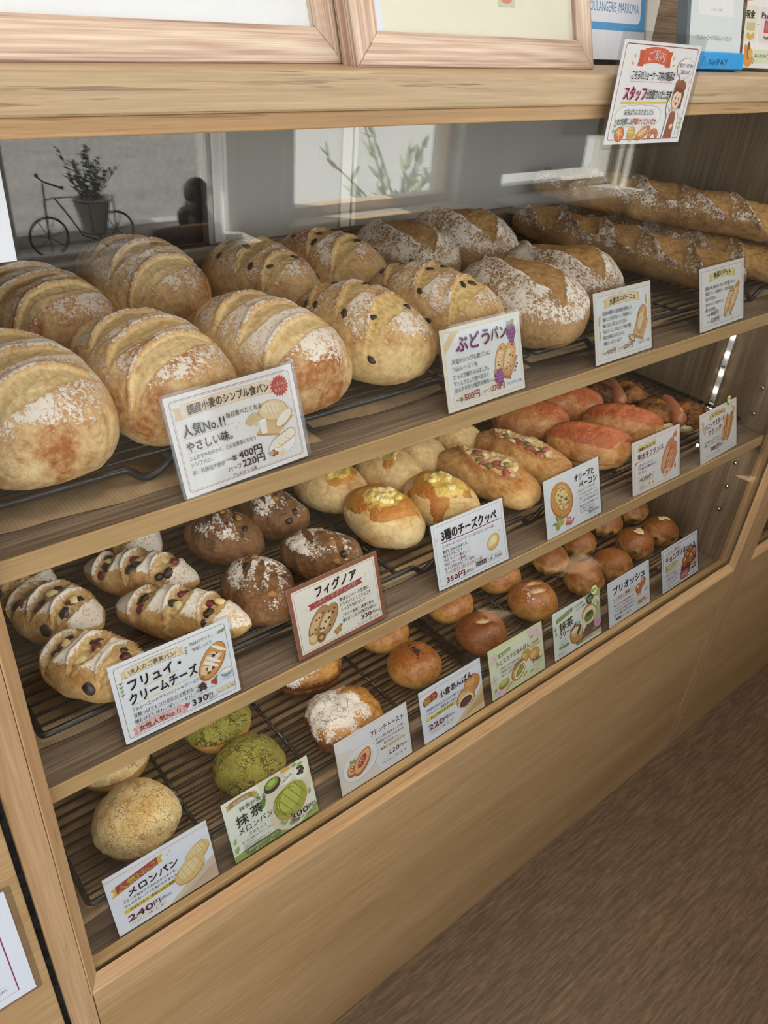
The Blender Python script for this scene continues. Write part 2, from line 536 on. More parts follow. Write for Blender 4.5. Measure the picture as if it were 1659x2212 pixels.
fg = thing('bird_figurine', 'dark rounded figurine sitting beside a bark log on the sill', 'ornament', (0.812, WY + 0.05, SZ))
DK = plain('#2a1f18', 0.7, 0.2)
g = G()
g.ball((0, 0, 0.035), 0.034, 0.028, 0.038); g.ball((0.0, -0.002, 0.098), 0.028, 0.024, 0.030); g.ball((-0.004, 0, 0.065), 0.026, 0.023, 0.03)
g.ball((-0.032, -0.004, 0.050), 0.013, 0.012, 0.022)
obj('body', g, DK, fg)
g = G(); g.ball((0.029, 0.0, 0.100), 0.010, 0.009, 0.010, 6, 8); obj('beak', g, DK, fg)
lg = thing('log_ornament', 'short brown bark log lying on the window sill', 'ornament', (0.765, WY + 0.085, SZ))
g = G(); g.tube([(-0.075, 0, 0.0225), (-0.03, 0.002, 0.024), (0.03, -0.001, 0.0225), (0.075, 0, 0.023)], 0.02, 12, radii=[0.021, 0.022, 0.0215, 0.022]); obj('bark', g, wood('bark_wood', '#6b4a30', '#46301f', 'X', cross=80.0), lg)

# ------------------------------------------------------------------ the display case
XL, XR = 0.045, 1.4588
def prism(g, a, b, mi=0):
    g.loft(a, b, mi)
dc = thing('display_case', 'oak bread display case with glass front and three levels', 'display case', (0, 0, 0))
def case_front(root, x0, x1, wl, wr, zs=0.559, ztop=1.4186, panel_to=0.0):
    """posts, rails, bevelled trims, panel and glass of one case; opening x0+wl .. x1-wr"""
    a, b = x0 + wl, x1 - wr
    g = G(); g.box(x0, a, 0, 0.03, 0, 1.4296); obj('left_post', g, OAK_Z, root, 0.0015)
    g = G(); g.box(b, x1, 0, 0.03, 0, 1.4296); obj('right_post', g, OAK_Z, root, 0.0015)
    g = G(); g.box(a, b, 0, 0.03, ztop, 1.4296); obj('top_rail', g, OAK_TRIM, root, 0.001)
    g = G(); g.box(a + 0.0006, b - 0.0006, 0.0004, 0.02, panel_to, zs - 0.0008); obj('front_panel', g, OAK_PANEL, root, 0.0012)
    d, e, y1 = 0.011, 0.017, 0.011
    g = G(); prism(g, [(a, 0, zs - 0.003), (a, y1, zs - 0.003), (a + d, y1, zs + e), (a, 0, zs)], [(b, 0, zs - 0.003), (b, y1, zs - 0.003), (b - d, y1, zs + e), (b, 0, zs)])
    obj('bottom_trim', g, OAK_TRIM, root)
    g = G(); prism(g, [(a - 0.002, 0, zs), (a - 0.002, y1, zs), (a + d, y1, zs + e), (a, 0, zs)], [(a - 0.002, 0, ztop), (a - 0.002, y1, ztop), (a + d, y1, ztop - 0.005), (a, 0, ztop)])
    obj('left_trim', g, OAK_TRIM_Z, root)
    g = G(); prism(g, [(b + 0.002, 0, zs), (b + 0.002, y1, zs), (b - d, y1, zs + e), (b, 0, zs)], [(b + 0.002, 0, ztop), (b + 0.002, y1, ztop), (b - d, y1, ztop - 0.005), (b, 0, ztop)])
    obj('right_trim', g, OAK_TRIM_Z, root)
    g = G(); g.box(a + 0.002, b - 0.002, 0.0165, 0.027, zs - 0.01, zs + 0.0235); obj('inner_sill', g, OAK_EDGE, root, 0.001)
    g = G(); g.box(b - 0.029, b + 0.001, 0.0165, 0.027, zs + 0.0235, 1.42); obj('inner_stile', g, OAK_TRIM_Z, root, 0.001)
    g = G(); g.box(a - 0.001, a + 0.0105, 0.0165, 0.027, zs + 0.0235, 1.42); obj('inner_stile', g, OAK_TRIM_Z, root, 0.001)
    g = G(); g.box(a + 0.001, b - 0.001, 0.0115, 0.0155, zs + 0.001, 1.4290); obj('glass_pane', g, GLASS, root)
case_front(dc, XL, XR, 0.0272, 0.0308)
PX0, PX1, PY1 = 0.083, 1.40, 0.53      # inner faces of the side panels, back plane
g = G(); g.box(PX0 - 0.018, PX0, 0.0272, PY1 + 0.02, 0, 1.4296); obj('side_panel', g, DARKW_Z, dc)
g = G(); g.box(PX1, PX1 + 0.018, 0.0272, PY1 + 0.02, 0, 1.4296); obj('side_panel', g, DARKW_Z, dc)
g = G(); g.box(PX0, PX1, 0.0272, PY1, 0.555, 0.577); obj('base_board', g, DARKW_X, dc)
g = G(); g.box(PX0, PX1, PY1, PY1 + 0.018, 0.577, 1.112); obj('back_panel', g, DARKW_X, dc)
g = G(); g.box(PX0, PX1, PY1 - 0.004, PY1 + 0.018, 1.131, 1.187); obj('back_rail', g, DARKW_X, dc, 0.001)
g = G(); g.box(0.547, 0.736, PY1 + 0.004, PY1 + 0.016, 1.187, 1.4296); g.box(0.7365, PX1, PY1 + 0.006, PY1 + 0.018, 1.187, 1.4296)
obj('sliding_door', g, GREYW, dc, 0.001)
g = G(); g.box(PX0, 0.5465, PY1 + 0.020, PY1 + 0.032, 1.187, 1.4296); obj('open_back_shade', g, plain('#2b2622', 0.6, 0.2), dc)  # dark sheet stands in for the unlit kitchen behind the open back
for q in ((0.555, 0.572), (0.777, 0.795), (0.799, 0.806)):
    g = G(); g.box(q[0], q[1], PY1 + 0.001, PY1 + 0.0045, 1.190, 1.428); obj('door_stile', g, plain('#dcdbd6', 0.5), dc, 0.0008)
# shelf support studs on the side panel
for z in (0.9535, 0.902, 0.796, 0.743, 0.690):
    g = G(); g.tube([(PX1, 0.061, z), (PX1 - 0.003, 0.061, z), (PX1 - 0.006, 0.061, z)], 0.004, 14, radii=[0.0042, 0.0042, 0.0028]); obj('shelf_stud', g, CHROME, dc)
# LED strip on the right side panel
ls = None
g = G(); g.box(PX1 - 0.0012, PX1, 0.140, 0.150, 0.875, 1.105); ls = obj('led_strip', g, plain('#d9dadd', 0.4), dc)
LEDM = emit('warm_led', (1.0, 0.86, 0.62, 1), 90.0)
DOT = plain('#1c1c20', 0.5)
for k in range(7):
    z = 0.879 + k * 0.036
    g = G(); g.box(PX1 - 0.003, PX1 - 0.0012, 0.1425, 0.1475, z - 0.0025, z + 0.0025); obj('led', g, LEDM, ls, 0.0004)
    if k % 2 == 0:
        g = G()
        for j in range(3):
            g.box(PX1 - 0.0018, PX1 - 0.0012, 0.1415 + j * 0.0028, 0.1432 + j * 0.0028, z + 0.0105, z + 0.0145)
        obj('resistor', g, DOT, ls)
for z in (1.4185, 1.1095, 0.8498):
    g = G(); g.box(0.12, 1.365, 0.0425, 0.0515, z - 0.0016, z); obj('led_strip', g, plain('#d9dadd', 0.4), dc)  # unseen strips added to go with the brightening lights
# shelves
def shelf(z, which):
    t = thing('display_shelf', 'dark brown display shelf with pale oak front edge, ' + which, 'shelf', (0.74, 0.3, z))
    g = G(); g.box(PX0 - 0.739, PX1 - 0.741, 0.0316 - 0.3, PY1 - 0.3 - 0.001, -0.0195, 0.0); obj('board', g, DARKW_X, t)
    g = G(); g.box(PX0 - 0.739, PX1 - 0.741, 0.0285 - 0.3, 0.0314 - 0.3, -0.0200, 0.0004); obj('front_edge', g, OAK_EDGE, t, 0.0011)
shelf(1.1295, 'upper one with big loaves')
shelf(0.8703, 'lower one with fruit breads')

# countertop on top of the cases
ct = tag(obj('countertop', (lambda g: (g.box(-1.3, 2.95, -0.004, 0.60, 1.4299, 1.455), g)[1])(G()), wood('countertop_oak', '#b59c7c', '#a58b69', 'X', light='#bfa889', pore='#715a45', pore_amt=0.85), None, 0.0018), 'long pale oak countertop running over the display case', 'countertop')
# neighbours
nb = thing('neighbour_display_case', 'oak glass-front case next to the right of the bread display', 'display case', (0, 0, 0))
case_front(nb, 1.4606, 2.90, 0.0365, 0.03, zs=0.557)
g = G(); g.box(1.49, 2.86, 0.5, 0.52, 0.0, 1.4296); obj('back_panel', g, DARKW_X, nb)
g = G(); g.box(1.49, 2.86, 0.0272, 0.5, 0.545, 0.567); obj('base_board', g, DARKW_X, nb)
g = G(); g.box(1.480, 1.4965, 0.0272, 0.5, 0, 1.4296); obj('side_panel', g, DARKW_Z, nb)
cc = thing('counter_cabinet', 'plain oak counter cabinet left of the bread display', 'cabinet', (0, 0, 0))
g = G(); g.box(-1.25, 0.0388, 0.0, 0.55, 0.0, 1.4296); obj('body', g, OAK_PANEL, cc, 0.0015)
g = G(); g.box(0.0391, 0.0447, 0.012, 0.55, 0.0, 1.4296); obj('gap_shade', g, BLACK, cc)  # black strip stands in for the shade between the two cabinets

# ------------------------------------------------------------------ wire racks and kraft paper
def chaikin(p, n=2, closed=True):
    for _ in range(n):
        q = []
        m = len(p)
        for i in range(m if closed else m - 1):
            a, b = Vector(p[i]), Vector(p[(i + 1) % m])
            q += [a * 0.75 + b * 0.25, a * 0.25 + b * 0.75]
        p = q if closed else [Vector(p[0])] + q + [Vector(p[-1])]
    return p
def rack(x0, x1, zs, feet, bars, label, y0=0.0775, y1=0.522):
    cx, cy = (x0 + x1) / 2, (y0 + y1) / 2
    t = thing('cooling_rack', label, 'wire rack', (cx, cy, zs + 0.0006), group='wire racks on the shelves')
    h, r = 0.0165, 0.0036
    def side(y, sgn):
        xs_ = sorted(feet, reverse=sgn < 0)
        p = []
        for f in xs_:
            s = sgn
            p += [(f - s * 0.030, y, h), (f - s * 0.020, y, h), (f - s * 0.008, y, r + 0.0002), (f + s * 0.006, y, r + 0.0002), (f + s * 0.024, y, h + 0.001), (f + s * 0.034, y, h)]
        return p
    c = 0.012
    path = [(x0, y0 + c, h), (x0, y0, h), (x0 + c, y0, h)] + side(y0, 1) + [(x1 - c, y0, h), (x1, y0, h), (x1, y0 + c, h),
            (x1, y1 - c, h), (x1, y1, h), (x1 - c, y1, h)] + side(y1, -1) + [(x0 + c, y1, h), (x0, y1, h), (x0, y1 - c, h)]
    path = [(p[0] - cx, p[1] - cy, p[2]) for p in path]
    g = G(); g.tube(chaikin(path, 2), r, 10, closed=True); obj('frame', g, WIRE, t)
    g = G()
    n = int((y1 - y0 - 0.02) / 0.0148)
    for k in range(n + 1):
        y = y0 + 0.010 + (y1 - y0 - 0.02) * k / n - cy
        g.tube([(x0 - cx, y, h + 0.003), (0, y, h + 0.0032), (x1 - cx, y, h + 0.003)], 0.0017, 6)
    obj('wire_grid', g, WIRE, t)
    for bx in bars:
        g = G(); g.tube([(bx - cx, y0 - cy, h - 0.0012), (bx - cx, y1 - cy, h - 0.0012)], 0.003, 8); obj('cross_bar', g, WIRE, t)
    return t
rack(0.10, 0.728, 1.1300, (0.235, 0.60), (0.255, 0.42, 0.585), 'black wire rack under the plain and raisin loaves on the upper shelf')
rack(0.742, 1.388, 1.1300, (0.86, 1.27), (0.90, 1.06, 1.22), 'black wire rack under the barley loaves and baguettes on the upper shelf')
rack(0.10, 0.665, 0.8708, (0.592,), (0.255, 0.42, 0.545), 'black wire rack under the fruit and fig breads on the lower shelf')
rack(0.680, 1.386, 0.8708, (0.80, 1.285), (0.85, 1.01, 1.17), 'black wire rack under the cheese, bacon and sausage breads on the lower shelf')
rack(0.105, 0.748, 0.5775, (0.70,), (0.254, 0.42, 0.594), 'black wire rack under the melon breads and bean buns at the bottom')
rack(0.756, 1.386, 0.5775, (1.265,), (0.90, 1.06, 1.20), 'black wire rack under the small brioches at the bottom')
def kraft_sheet(x0, x1, y0, zs, label, seed, y1=0.515, skew=0.0):
    r2 = random.Random(seed)
    g = G()
    nx, ny = 40, 12
    def P(i, j, dz):
        x = x0 + (x1 - x0) * i / nx
        yy = y0 + 0.004 * math.sin(i * 0.23 + seed) + 0.0012 * math.sin(i * 0.7 + 2 * seed) + skew * (i / nx)
        y = yy + (y1 - yy) * j / ny
        z = zs + 0.0004 + dz + 0.0011 * max(0, math.sin(i * 0.55 + seed)) * max(0, 1 - j / 2.5)
        return (x, y, z)
    v = [P(i, j, 0.0004) for j in range(ny + 1) for i in range(nx + 1)] + [P(i, j, 0.0) for j in range(ny + 1) for i in range(nx + 1)]
    o = (nx + 1) * (ny + 1)
    f = []
    for j in range(ny):
        for i in range(nx):
            a = j * (nx + 1) + i
            f.append((a, a + 1, a + nx + 2, a + nx + 1))
            f.append((o + a, o + a + nx + 1, o + a + nx + 2, o + a + 1))
    for i in range(nx):
        f.append((i, o + i, o + i + 1, i + 1))
    g.add(v, f, 0, True)
    return tag(obj('kraft_paper', g, KRAFT), label, 'paper', 'kraft paper sheets under the racks')
kraft_sheet(0.086, 0.405, 0.060, 1.1295, 'brown ribbed kraft paper under the plain loaves on the upper shelf', 1)
kraft_sheet(0.412, 0.735, 0.080, 1.1295, 'brown ribbed kraft paper under the raisin loaves on the upper shelf', 2)
kraft_sheet(0.745, 1.395, 0.085, 1.1295, 'brown ribbed kraft paper under the barley loaves and baguettes', 3)
kraft_sheet(0.086, 0.670, 0.082, 0.8703, 'brown ribbed kraft paper under the fruit and fig breads', 4)
kraft_sheet(0.682, 1.395, 0.080, 0.8703, 'brown ribbed kraft paper under the cheese and bacon breads', 5)
kraft_sheet(0.086, 0.750, 0.070, 0.5770, 'brown ribbed kraft paper under the melon breads and bean buns', 6)
kraft_sheet(0.757, 1.395, 0.075, 0.5770, 'brown ribbed kraft paper under the brioches at the bottom', 7)
# ------------------------------------------------------------------ bread: numpy noise and dough shapes
def _hash(ix, iy, iz, seed):
    h = (ix * 374761393 + iy * 668265263 + iz * 2147483647 + seed * 974634777) & 0xFFFFFFFF
    h = ((h ^ (h >> 13)) * 1274126177) & 0xFFFFFFFF
    return ((h ^ (h >> 16)) & 0xFFFF) / 65535.0
def vnoise(P, scale, seed=0):
    Q = P * scale + 1000.0
    I = np.floor(Q).astype(np.int64)
    F = Q - I
    F = F * F * (3 - 2 * F)
    r = 0
    for dx in (0, 1):
        for dy in (0, 1):
            for dz in (0, 1):
                w = (F[..., 0] if dx else 1 - F[..., 0]) * (F[..., 1] if dy else 1 - F[..., 1]) * (F[..., 2] if dz else 1 - F[..., 2])
                r = r + w * _hash(I[..., 0] + dx, I[..., 1] + dy, I[..., 2] + dz, seed)
    return r * 2 - 1
def fbm(P, scale, seed=0, oct=3):
    a, s, r = 1.0, scale, 0
    for k in range(oct):
        r = r + a * vnoise(P, s, seed + k * 17)
        a *= 0.5
        s *= 2.03
    return r
def sstep(x, a, b):
    t = np.clip((x - a) / (b - a), 0, 1)
    return t * t * (3 - 2 * t)
def spow(v, e):
    return np.sign(v) * np.abs(v) ** e

class Dough:
    """lump of dough with its long axis along x; grids of position, normal and painted attributes"""
    def __init__(s, L, Wd, H, nu=96, nv=128, end=0.85, sec=0.95, base=0.40, seed=0, taper=0.0, big=0.05):
        s.L, s.W, s.H, s.nu, s.nv, s.seed = L, Wd, H, nu, nv, seed
        u = np.linspace(0.004, math.pi - 0.004, nu + 1)
        v = np.linspace(0, 2 * math.pi, nv, endpoint=False)
        U, V = np.meshgrid(u, v, indexing='ij')
        r = np.sin(U) ** end
        x = -spow(np.cos(U), 0.92 if end < 1.05 else 1.0) * L / 2
        y = r * spow(np.cos(V), sec) * Wd / 2
        z = r * spow(np.sin(V), sec)
        z = np.where(z > 0, z * H * (1 - base), z * H * base * 1.15)
        rr = (1 + taper * x / (L / 2))
        y, z = y * rr, z * rr
        P = np.stack([x, y, z], -1)
        s.U, s.V = U, V
        s.P = P
        N = s.normals()
        sc = 1.0 / max(Wd, 0.05)
        P = P + N * (fbm(P + seed * 3.1, 1.6 * sc, seed, 2) * big * Wd)[..., None]
        # flat base
        fl = -H * base * 0.86
        P[..., 2] = np.where(P[..., 2] < fl, fl + (P[..., 2] - fl) * 0.12, P[..., 2])
        s.P = P
        s.P0 = P.copy()
        s.N = s.normals()
        sh = U.shape
        s.cut, s.flour, s.bake, s.extra = (np.zeros(sh) for _ in range(4))
        s.bake = sstep(s.N[..., 2], -0.3, 0.9) * 0.75 + 0.18 * fbm(P + 5, 22.0, seed + 9, 3)
    def normals(s):
        P = s.P
        du = np.gradient(P, axis=0)
        dv = (np.roll(P, -1, 1) - np.roll(P, 1, 1))
        n = np.cross(du, dv)
        n /= (np.linalg.norm(n, axis=-1, keepdims=True) + 1e-12)
        c = P - np.array([0, 0, 0.0])
        if (n * c).sum(-1).mean() < 0:
            n = -n
        return n
    def push(s, d):
        s.P = s.P + s.N * d[..., None]
    def rough(s, amt, scale=60.0, oct=3):
        s.push(fbm(s.P0 + 11, scale, s.seed + 31, oct) * amt)
    def top(s, a=0.1, b=0.5):
        return sstep(s.N[..., 2], a, b)
    def slash(s, u0, ang, w0, half, depth=0.004, ear=0.002, v0=0.0, rough=0.0, shape=2.0, lo=-0.1):
        """one scored opening; u0,v0 centre in units of half length and half width, ang from the y axis"""
        x = s.P0[..., 0] - u0 * s.L / 2
        y = s.P0[..., 1] - v0 * s.W / 2
        ca, sa = math.cos(ang), math.sin(ang)
        q = x * ca - y * sa
        p = x * sa + y * ca
        wob = vnoise(s.P0, 55.0, s.seed + 3) * w0 * 0.18
        w = w0 * np.clip(1 - np.abs(p / half) ** shape, 0, 1)
        t = (q + wob) / np.maximum(w, 1e-5)
        tp = s.top(lo, lo + 0.3)
        inside = (1 - sstep(np.abs(t), 0.86, 1.04)) * tp * (w > w0 * 0.05)
        prof = -depth * np.clip(1 - ((t - 0.9) / 1.9) ** 2, 0, 1)
        prof = np.where(t < 0.2, -depth * (0.95 - 0.25 * (t + 1) ** 2), -depth * (0.6 * np.clip(1 - t, 0, 1)))
        s.push(inside * prof)
        edge = np.exp(-((t + 1.12) / 0.22) ** 2) * tp * (w > w0 * 0.15)
        s.push(edge * ear)
        e2 = np.exp(-((t - 1.12) / 0.25) ** 2) * tp * (w > w0 * 0.15)
        s.push(e2 * ear * 0.4)
        if rough:
            s.push(inside * fbm(s.P0 * np.array([1, 1, 1]), 190.0, s.seed + 77, 2) * rough)
        s.cut = np.maximum(s.cut, inside)
        s.flour = s.flour * (1 - inside)
        s.bake = np.maximum(s.bake, 1.05 * edge * 0.9)
        return inside
    def faces(s):
        nu, nv = s.nu, s.nv
        i = np.arange(nu)[:, None] * nv
        j = np.arange(nv)[None, :]
        jn = (j + 1) % nv
        f = np.stack([i + j, i + nv + j, i + nv + jn, i + jn], -1).reshape(-1, 4)
        return f
    def mesh(s, name):
        n = (s.nu + 1) * s.nv
        V = s.P.reshape(-1, 3).copy()
        V[:, 2] -= V[:, 2].min()
        s.zmin = s.P[..., 2].min()
        f = s.faces()
        return build_mesh(name, V, f, [list(range(s.nv)), list(range(n - 1, n - s.nv - 1, -1))], dict(cut=s.cut, flour=s.flour, bake=s.bake, extra=s.extra))
    def shell(s, name, mask, lift):
        """separate skin lying on the dough where mask > 0 (topping, crust, glaze)"""
        m = mask.reshape(-1)
        P = (s.P + s.N * np.where(mask > 0, lift, 0)[..., None])
        V = P.reshape(-1, 3).copy()
        V[:, 2] -= s.zmin
        f = s.faces()
        f = f[(m[f] > 0).sum(1) >= 2]
        used = np.unique(f)
        mp = -np.ones(len(V), int)
        mp[used] = np.arange(len(used))
        at = {k: getattr(s, k).reshape(-1)[used] for k in ('cut', 'flour', 'bake', 'extra')}
        return build_mesh(name, V[used], mp[f], [], at)

def build_mesh(name, V, f, caps, attrs):
    me = bpy.data.meshes.new(name)
    me.vertices.add(len(V))
    me.vertices.foreach_set('co', np.ascontiguousarray(V, dtype=np.float32).ravel())
    loops = [f.ravel()] + [np.array(c) for c in caps]
    lens = [4] * len(f) + [len(c) for c in caps]
    al = np.concatenate(loops).astype(np.int32)
    me.loops.add(len(al))
    me.loops.foreach_set('vertex_index', al)
    me.polygons.add(len(lens))
    st = np.concatenate([[0], np.cumsum(lens)[:-1]]).astype(np.int32)
    me.polygons.foreach_set('loop_start', st)
    me.polygons.foreach_set('loop_total', np.array(lens, dtype=np.int32))
    me.polygons.foreach_set('use_smooth', np.ones(len(lens), dtype=bool))
    me.update(calc_edges=True)
    me.validate()
    for k, a in attrs.items():
        at = me.attributes.new(k, 'FLOAT', 'POINT')
        at.data.foreach_set('value', np.ascontiguousarray(a, dtype=np.float32).ravel())
    return me

def bread_mat(name, light, dark, cut, cut2, flour_k=1.0, flour_col='#efe8de', rough=0.55, spec=0.35, blister=0.5, extra=None, extra2=None, grain=320.0, bump=0.25, crack=0.0, crack_col='#6b4a25', crack_scale=70.0):
    t = NT(name)
    v = t.coord()
    bake, cutf, fl, ex = t.attr('bake'), t.attr('cut'), t.attr('flour'), t.attr('extra')
    n1 = t.noise(v, 38.0, 4.0, 0.6)
    n2 = t.noise(v, grain, 3.0, 0.6)
    n3 = t.noise(v, 900.0, 2.0, 0.5)
    nm = t.noise(v, 150.0, 3.0, 0.65)
    b = t.math('ADD', t.math('ADD', bake, t.math('MULTIPLY', t.math('SUBTRACT', n1, 0.5), 1.5)), t.math('MULTIPLY', t.math('SUBTRACT', nm, 0.5), 1.0), clamp=True)
    mid = tuple((a + c) / 2 for a, c in zip(lin(light), lin(dark)))
    col = t.ramp(b, [(0.05, lin(light)), (0.5, mid), (0.95, lin(dark))])
    bl = t.mapr(n2, 0.60, 0.74)
    col = t.mix(t.math('MULTIPLY', bl, blister * 0.75), col, lin('#f0d9ae'))
    if crack:
        vo = t.new('ShaderNodeTexVoronoi', feature='DISTANCE_TO_EDGE')
        vo.inputs['Scale'].default_value = crack_scale
        wv = t.new('ShaderNodeMix', data_type='VECTOR')
        nz = t.new('ShaderNodeTexNoise')
        nz.inputs['Scale'].default_value = crack_scale * 0.6
        nz.inputs['Detail'].default_value = 4.0
        t.link(v, nz.inputs['Vector'])
        wv.inputs[0].default_value = 0.045
        t.link(v, wv.inputs[4])
        t.link(nz.outputs['Color'], wv.inputs[5])
        t.link(wv.outputs[1], vo.inputs['Vector'])
        thr = t.mapr(t.noise(v, crack_scale * 0.5, 3.0), 0.40, 0.66, 0.005, 0.085)
        line = t.math('SUBTRACT', 1.0, t.math('DIVIDE', vo.outputs['Distance'], thr), clamp=True)
        col = t.mix(t.math('MULTIPLY', line, crack), col, lin(crack_col))
    cn = t.noise(t.coord((110, 240, 170)), 1.0, 3.0, 0.6)
    cc = t.ramp(cn, [(0.26, lin(cut2)), (0.58, lin(cut))])
    cc = t.mix(t.math('MULTIPLY', t.mapr(n1, 0.50, 0.70), 0.45), cc, mid)
    col = t.mix(cutf, col, cc)
    if extra:
        xc = t.mix(t.mapr(n1, 0.35, 0.65), lin(extra), lin(extra2 or extra))
        col = t.mix(t.mapr(t.math('ADD', ex, t.math('MULTIPLY', t.math('SUBTRACT', n1, 0.5), 0.9)), 0.35, 0.65), col, xc)
    # flour dust clings in grains and patches
    f1 = t.math('MULTIPLY_ADD', n2, 0.9, t.math('MULTIPLY', n3, 0.55))
    f2 = t.math('MULTIPLY_ADD', t.math('SUBTRACT', n1, 0.5), 0.9, t.math('MULTIPLY_ADD', fl, 0.40 * flour_k, t.math('MULTIPLY', t.math('SUBTRACT', nm, 0.5), 0.45)))
    ff = t.mapr(t.math('ADD', f1, f2), 1.06, 1.24)
    ff = t.math('MULTIPLY', ff, t.mapr(fl, 0.03, 0.25))
    col = t.mix(t.math('MULTIPLY', ff, 0.92), col, lin(flour_col))
    hgt = t.math('ADD', t.math('MULTIPLY_ADD', n2, 0.55, t.math('MULTIPLY', n1, 0.6)), t.math('MULTIPLY', nm, 0.8))
    if crack:
        hgt = t.math('SUBTRACT', hgt, t.math('MULTIPLY', line, 1.6))
    t.bump(hgt, min(1.0, bump * 2.0), 0.003)
    rg = t.math('ADD', rough, t.math('MULTIPLY', t.math('ADD', ff, cutf), 0.25), clamp=True)
    t.b.inputs['Subsurface Weight'].default_value = 0.0
    return t.fin(col, rg, spec)

M_SIMPLE = bread_mat('plain_loaf_crust', '#ecd09a', '#a8642c', '#f5dcaa', '#dfb674', 1.25)
M_RAISIN = bread_mat('raisin_loaf_crust', '#e4c58a', '#a3632a', '#eacf94', '#c4954e', 1.1)
M_BARLEY = bread_mat('barley_loaf_crust', '#bd9565', '#7f5630', '#b48c57', '#876138', 1.0)
M_BAG = bread_mat('baguette_crust', '#bd9565', '#805831', '#c69c64', '#987044', 1.0)
M_FRUIT = bread_mat('fruit_bread_crust', '#d4ae74', '#a67238', '#e4cb98', '#b48850', 0.95)
M_RYE = bread_mat('fig_rye_crust', '#93683f', '#5f3f24', '#835d38', '#54361e', 0.95, blister=0.25)
M_CHEESE = bread_mat('cheese_roll_crust', '#f0d6a0', '#c8924c', '#f0daa0', '#d8ac62', 0.0, rough=0.45)
M_OLIVE = bread_mat('bacon_roll_crust', '#e2b97a', '#b07034', '#efd6a2', '#c08c4c', 0.0, rough=0.5)
M_MENT = bread_mat('roe_roll_crust', '#d9a86c', '#ad6a34', '#d9b579', '#ad7a40', 0.0, rough=0.42, spec=0.5)
M_SAUS = bread_mat('sausage_roll_crust', '#f2e4bc', '#e0c084', '#f2e4bc', '#e0c084', 0.0, rough=0.45)
M_BUN = bread_mat('glossy_bun_crust', '#dba558', '#985624', '#f4e0b4', '#c89d5a', 0.8, rough=0.36, spec=0.5, blister=0.35, bump=0.12)
M_BUND = bread_mat('dark_bun_crust', '#b0723a', '#7a431d', '#f4e0b4', '#c89d5a', 0.6, rough=0.40, spec=0.5, blister=0.6, bump=0.15)
M_BRIO = bread_mat('brioche_crust', '#d8a862', '#8f5222', '#e0bd7c', '#c08d48', 0.0, rough=0.42, spec=0.5, blister=0.45, bump=0.15)
M_MELON = bread_mat('melon_bread_cookie', '#f8e2ae', '#e3b974', '#f8e2ae', '#e3b974', 0.0, rough=0.7, spec=0.2, blister=0.4, bump=0.38, crack=0.45, crack_col='#b08348', crack_scale=120.0)
M_MATCHA = bread_mat('matcha_cookie', '#a7a04e', '#827d36', '#a7a04e', '#827d36', 0.0, rough=0.75, spec=0.2, blister=0.15, bump=0.5, crack=0.75, crack_col='#4f4a1c', crack_scale=105.0)
M_TOAST = bread_mat('french_toast_crust', '#c98f42', '#6b3812', '#d9a85a', '#a5692c', 1.0, flour_col='#f1ebe4', rough=0.45, spec=0.5, blister=0.1, bump=0.35)
M_SUGAR = bread_mat('sugar_crust', '#f1ebe4', '#e2d5c6', '#f1ebe4', '#e2d5c6', 0.0, rough=0.8, spec=0.2, blister=0.0, bump=0.3, crack=0.9, crack_col='#7c6650', crack_scale=85.0)
M_MELT = bread_mat('melted_cheese', '#ead07a', '#dcb554', '#ead07a', '#d09038', 0.0, rough=0.32, spec=0.55, blister=0.3, extra='#cf9440', extra2='#b86f2a', bump=0.4)
M_ROE = bread_mat('roe_spread', '#cf7448', '#a5522a', '#cf7448', '#a5522a', 0.0, rough=0.35, spec=0.5, blister=0.35, bump=0.4)
M_CHAR = bread_mat('charred_mustard', '#b3742f', '#38190c', '#5a2c14', '#2c130a', 0.0, rough=0.55, spec=0.4, blister=0.1, bump=0.6)
M_DRIED = plain('#2b1512', 0.35, 0.5, name='raisin_skin')
M_CRAN = plain('#6e1726', 0.35, 0.5, name='cranberry_skin')
M_CREAM = plain('#ead79c', 0.45, 0.4, name='cream_cheese')
M_SAUSK = plain('#ad6a4c', 0.28, 0.5, name='sausage_skin')
M_BACON = plain('#a85c4c', 0.35, 0.5, name='bacon')
M_BACONF = plain('#e8cdb4', 0.4, 0.5, name='bacon_fat')
M_OLIV = plain('#7c7836', 0.3, 0.5, name='green_olive')
M_SESAME = plain('#15110f', 0.35, 0.5, name='black_sesame')
M_ALMOND = plain('#ecd3a0', 0.5, 0.3, name='sliced_almond')
M_CHOC = plain('#2b1912', 0.35, 0.5, name='chocolate_chip')
M_HERB = plain('#5c7034', 0.6, 0.3, name='dried_parsley')
M_WALNUT = plain('#a8743f', 0.5, 0.3, name='walnut')

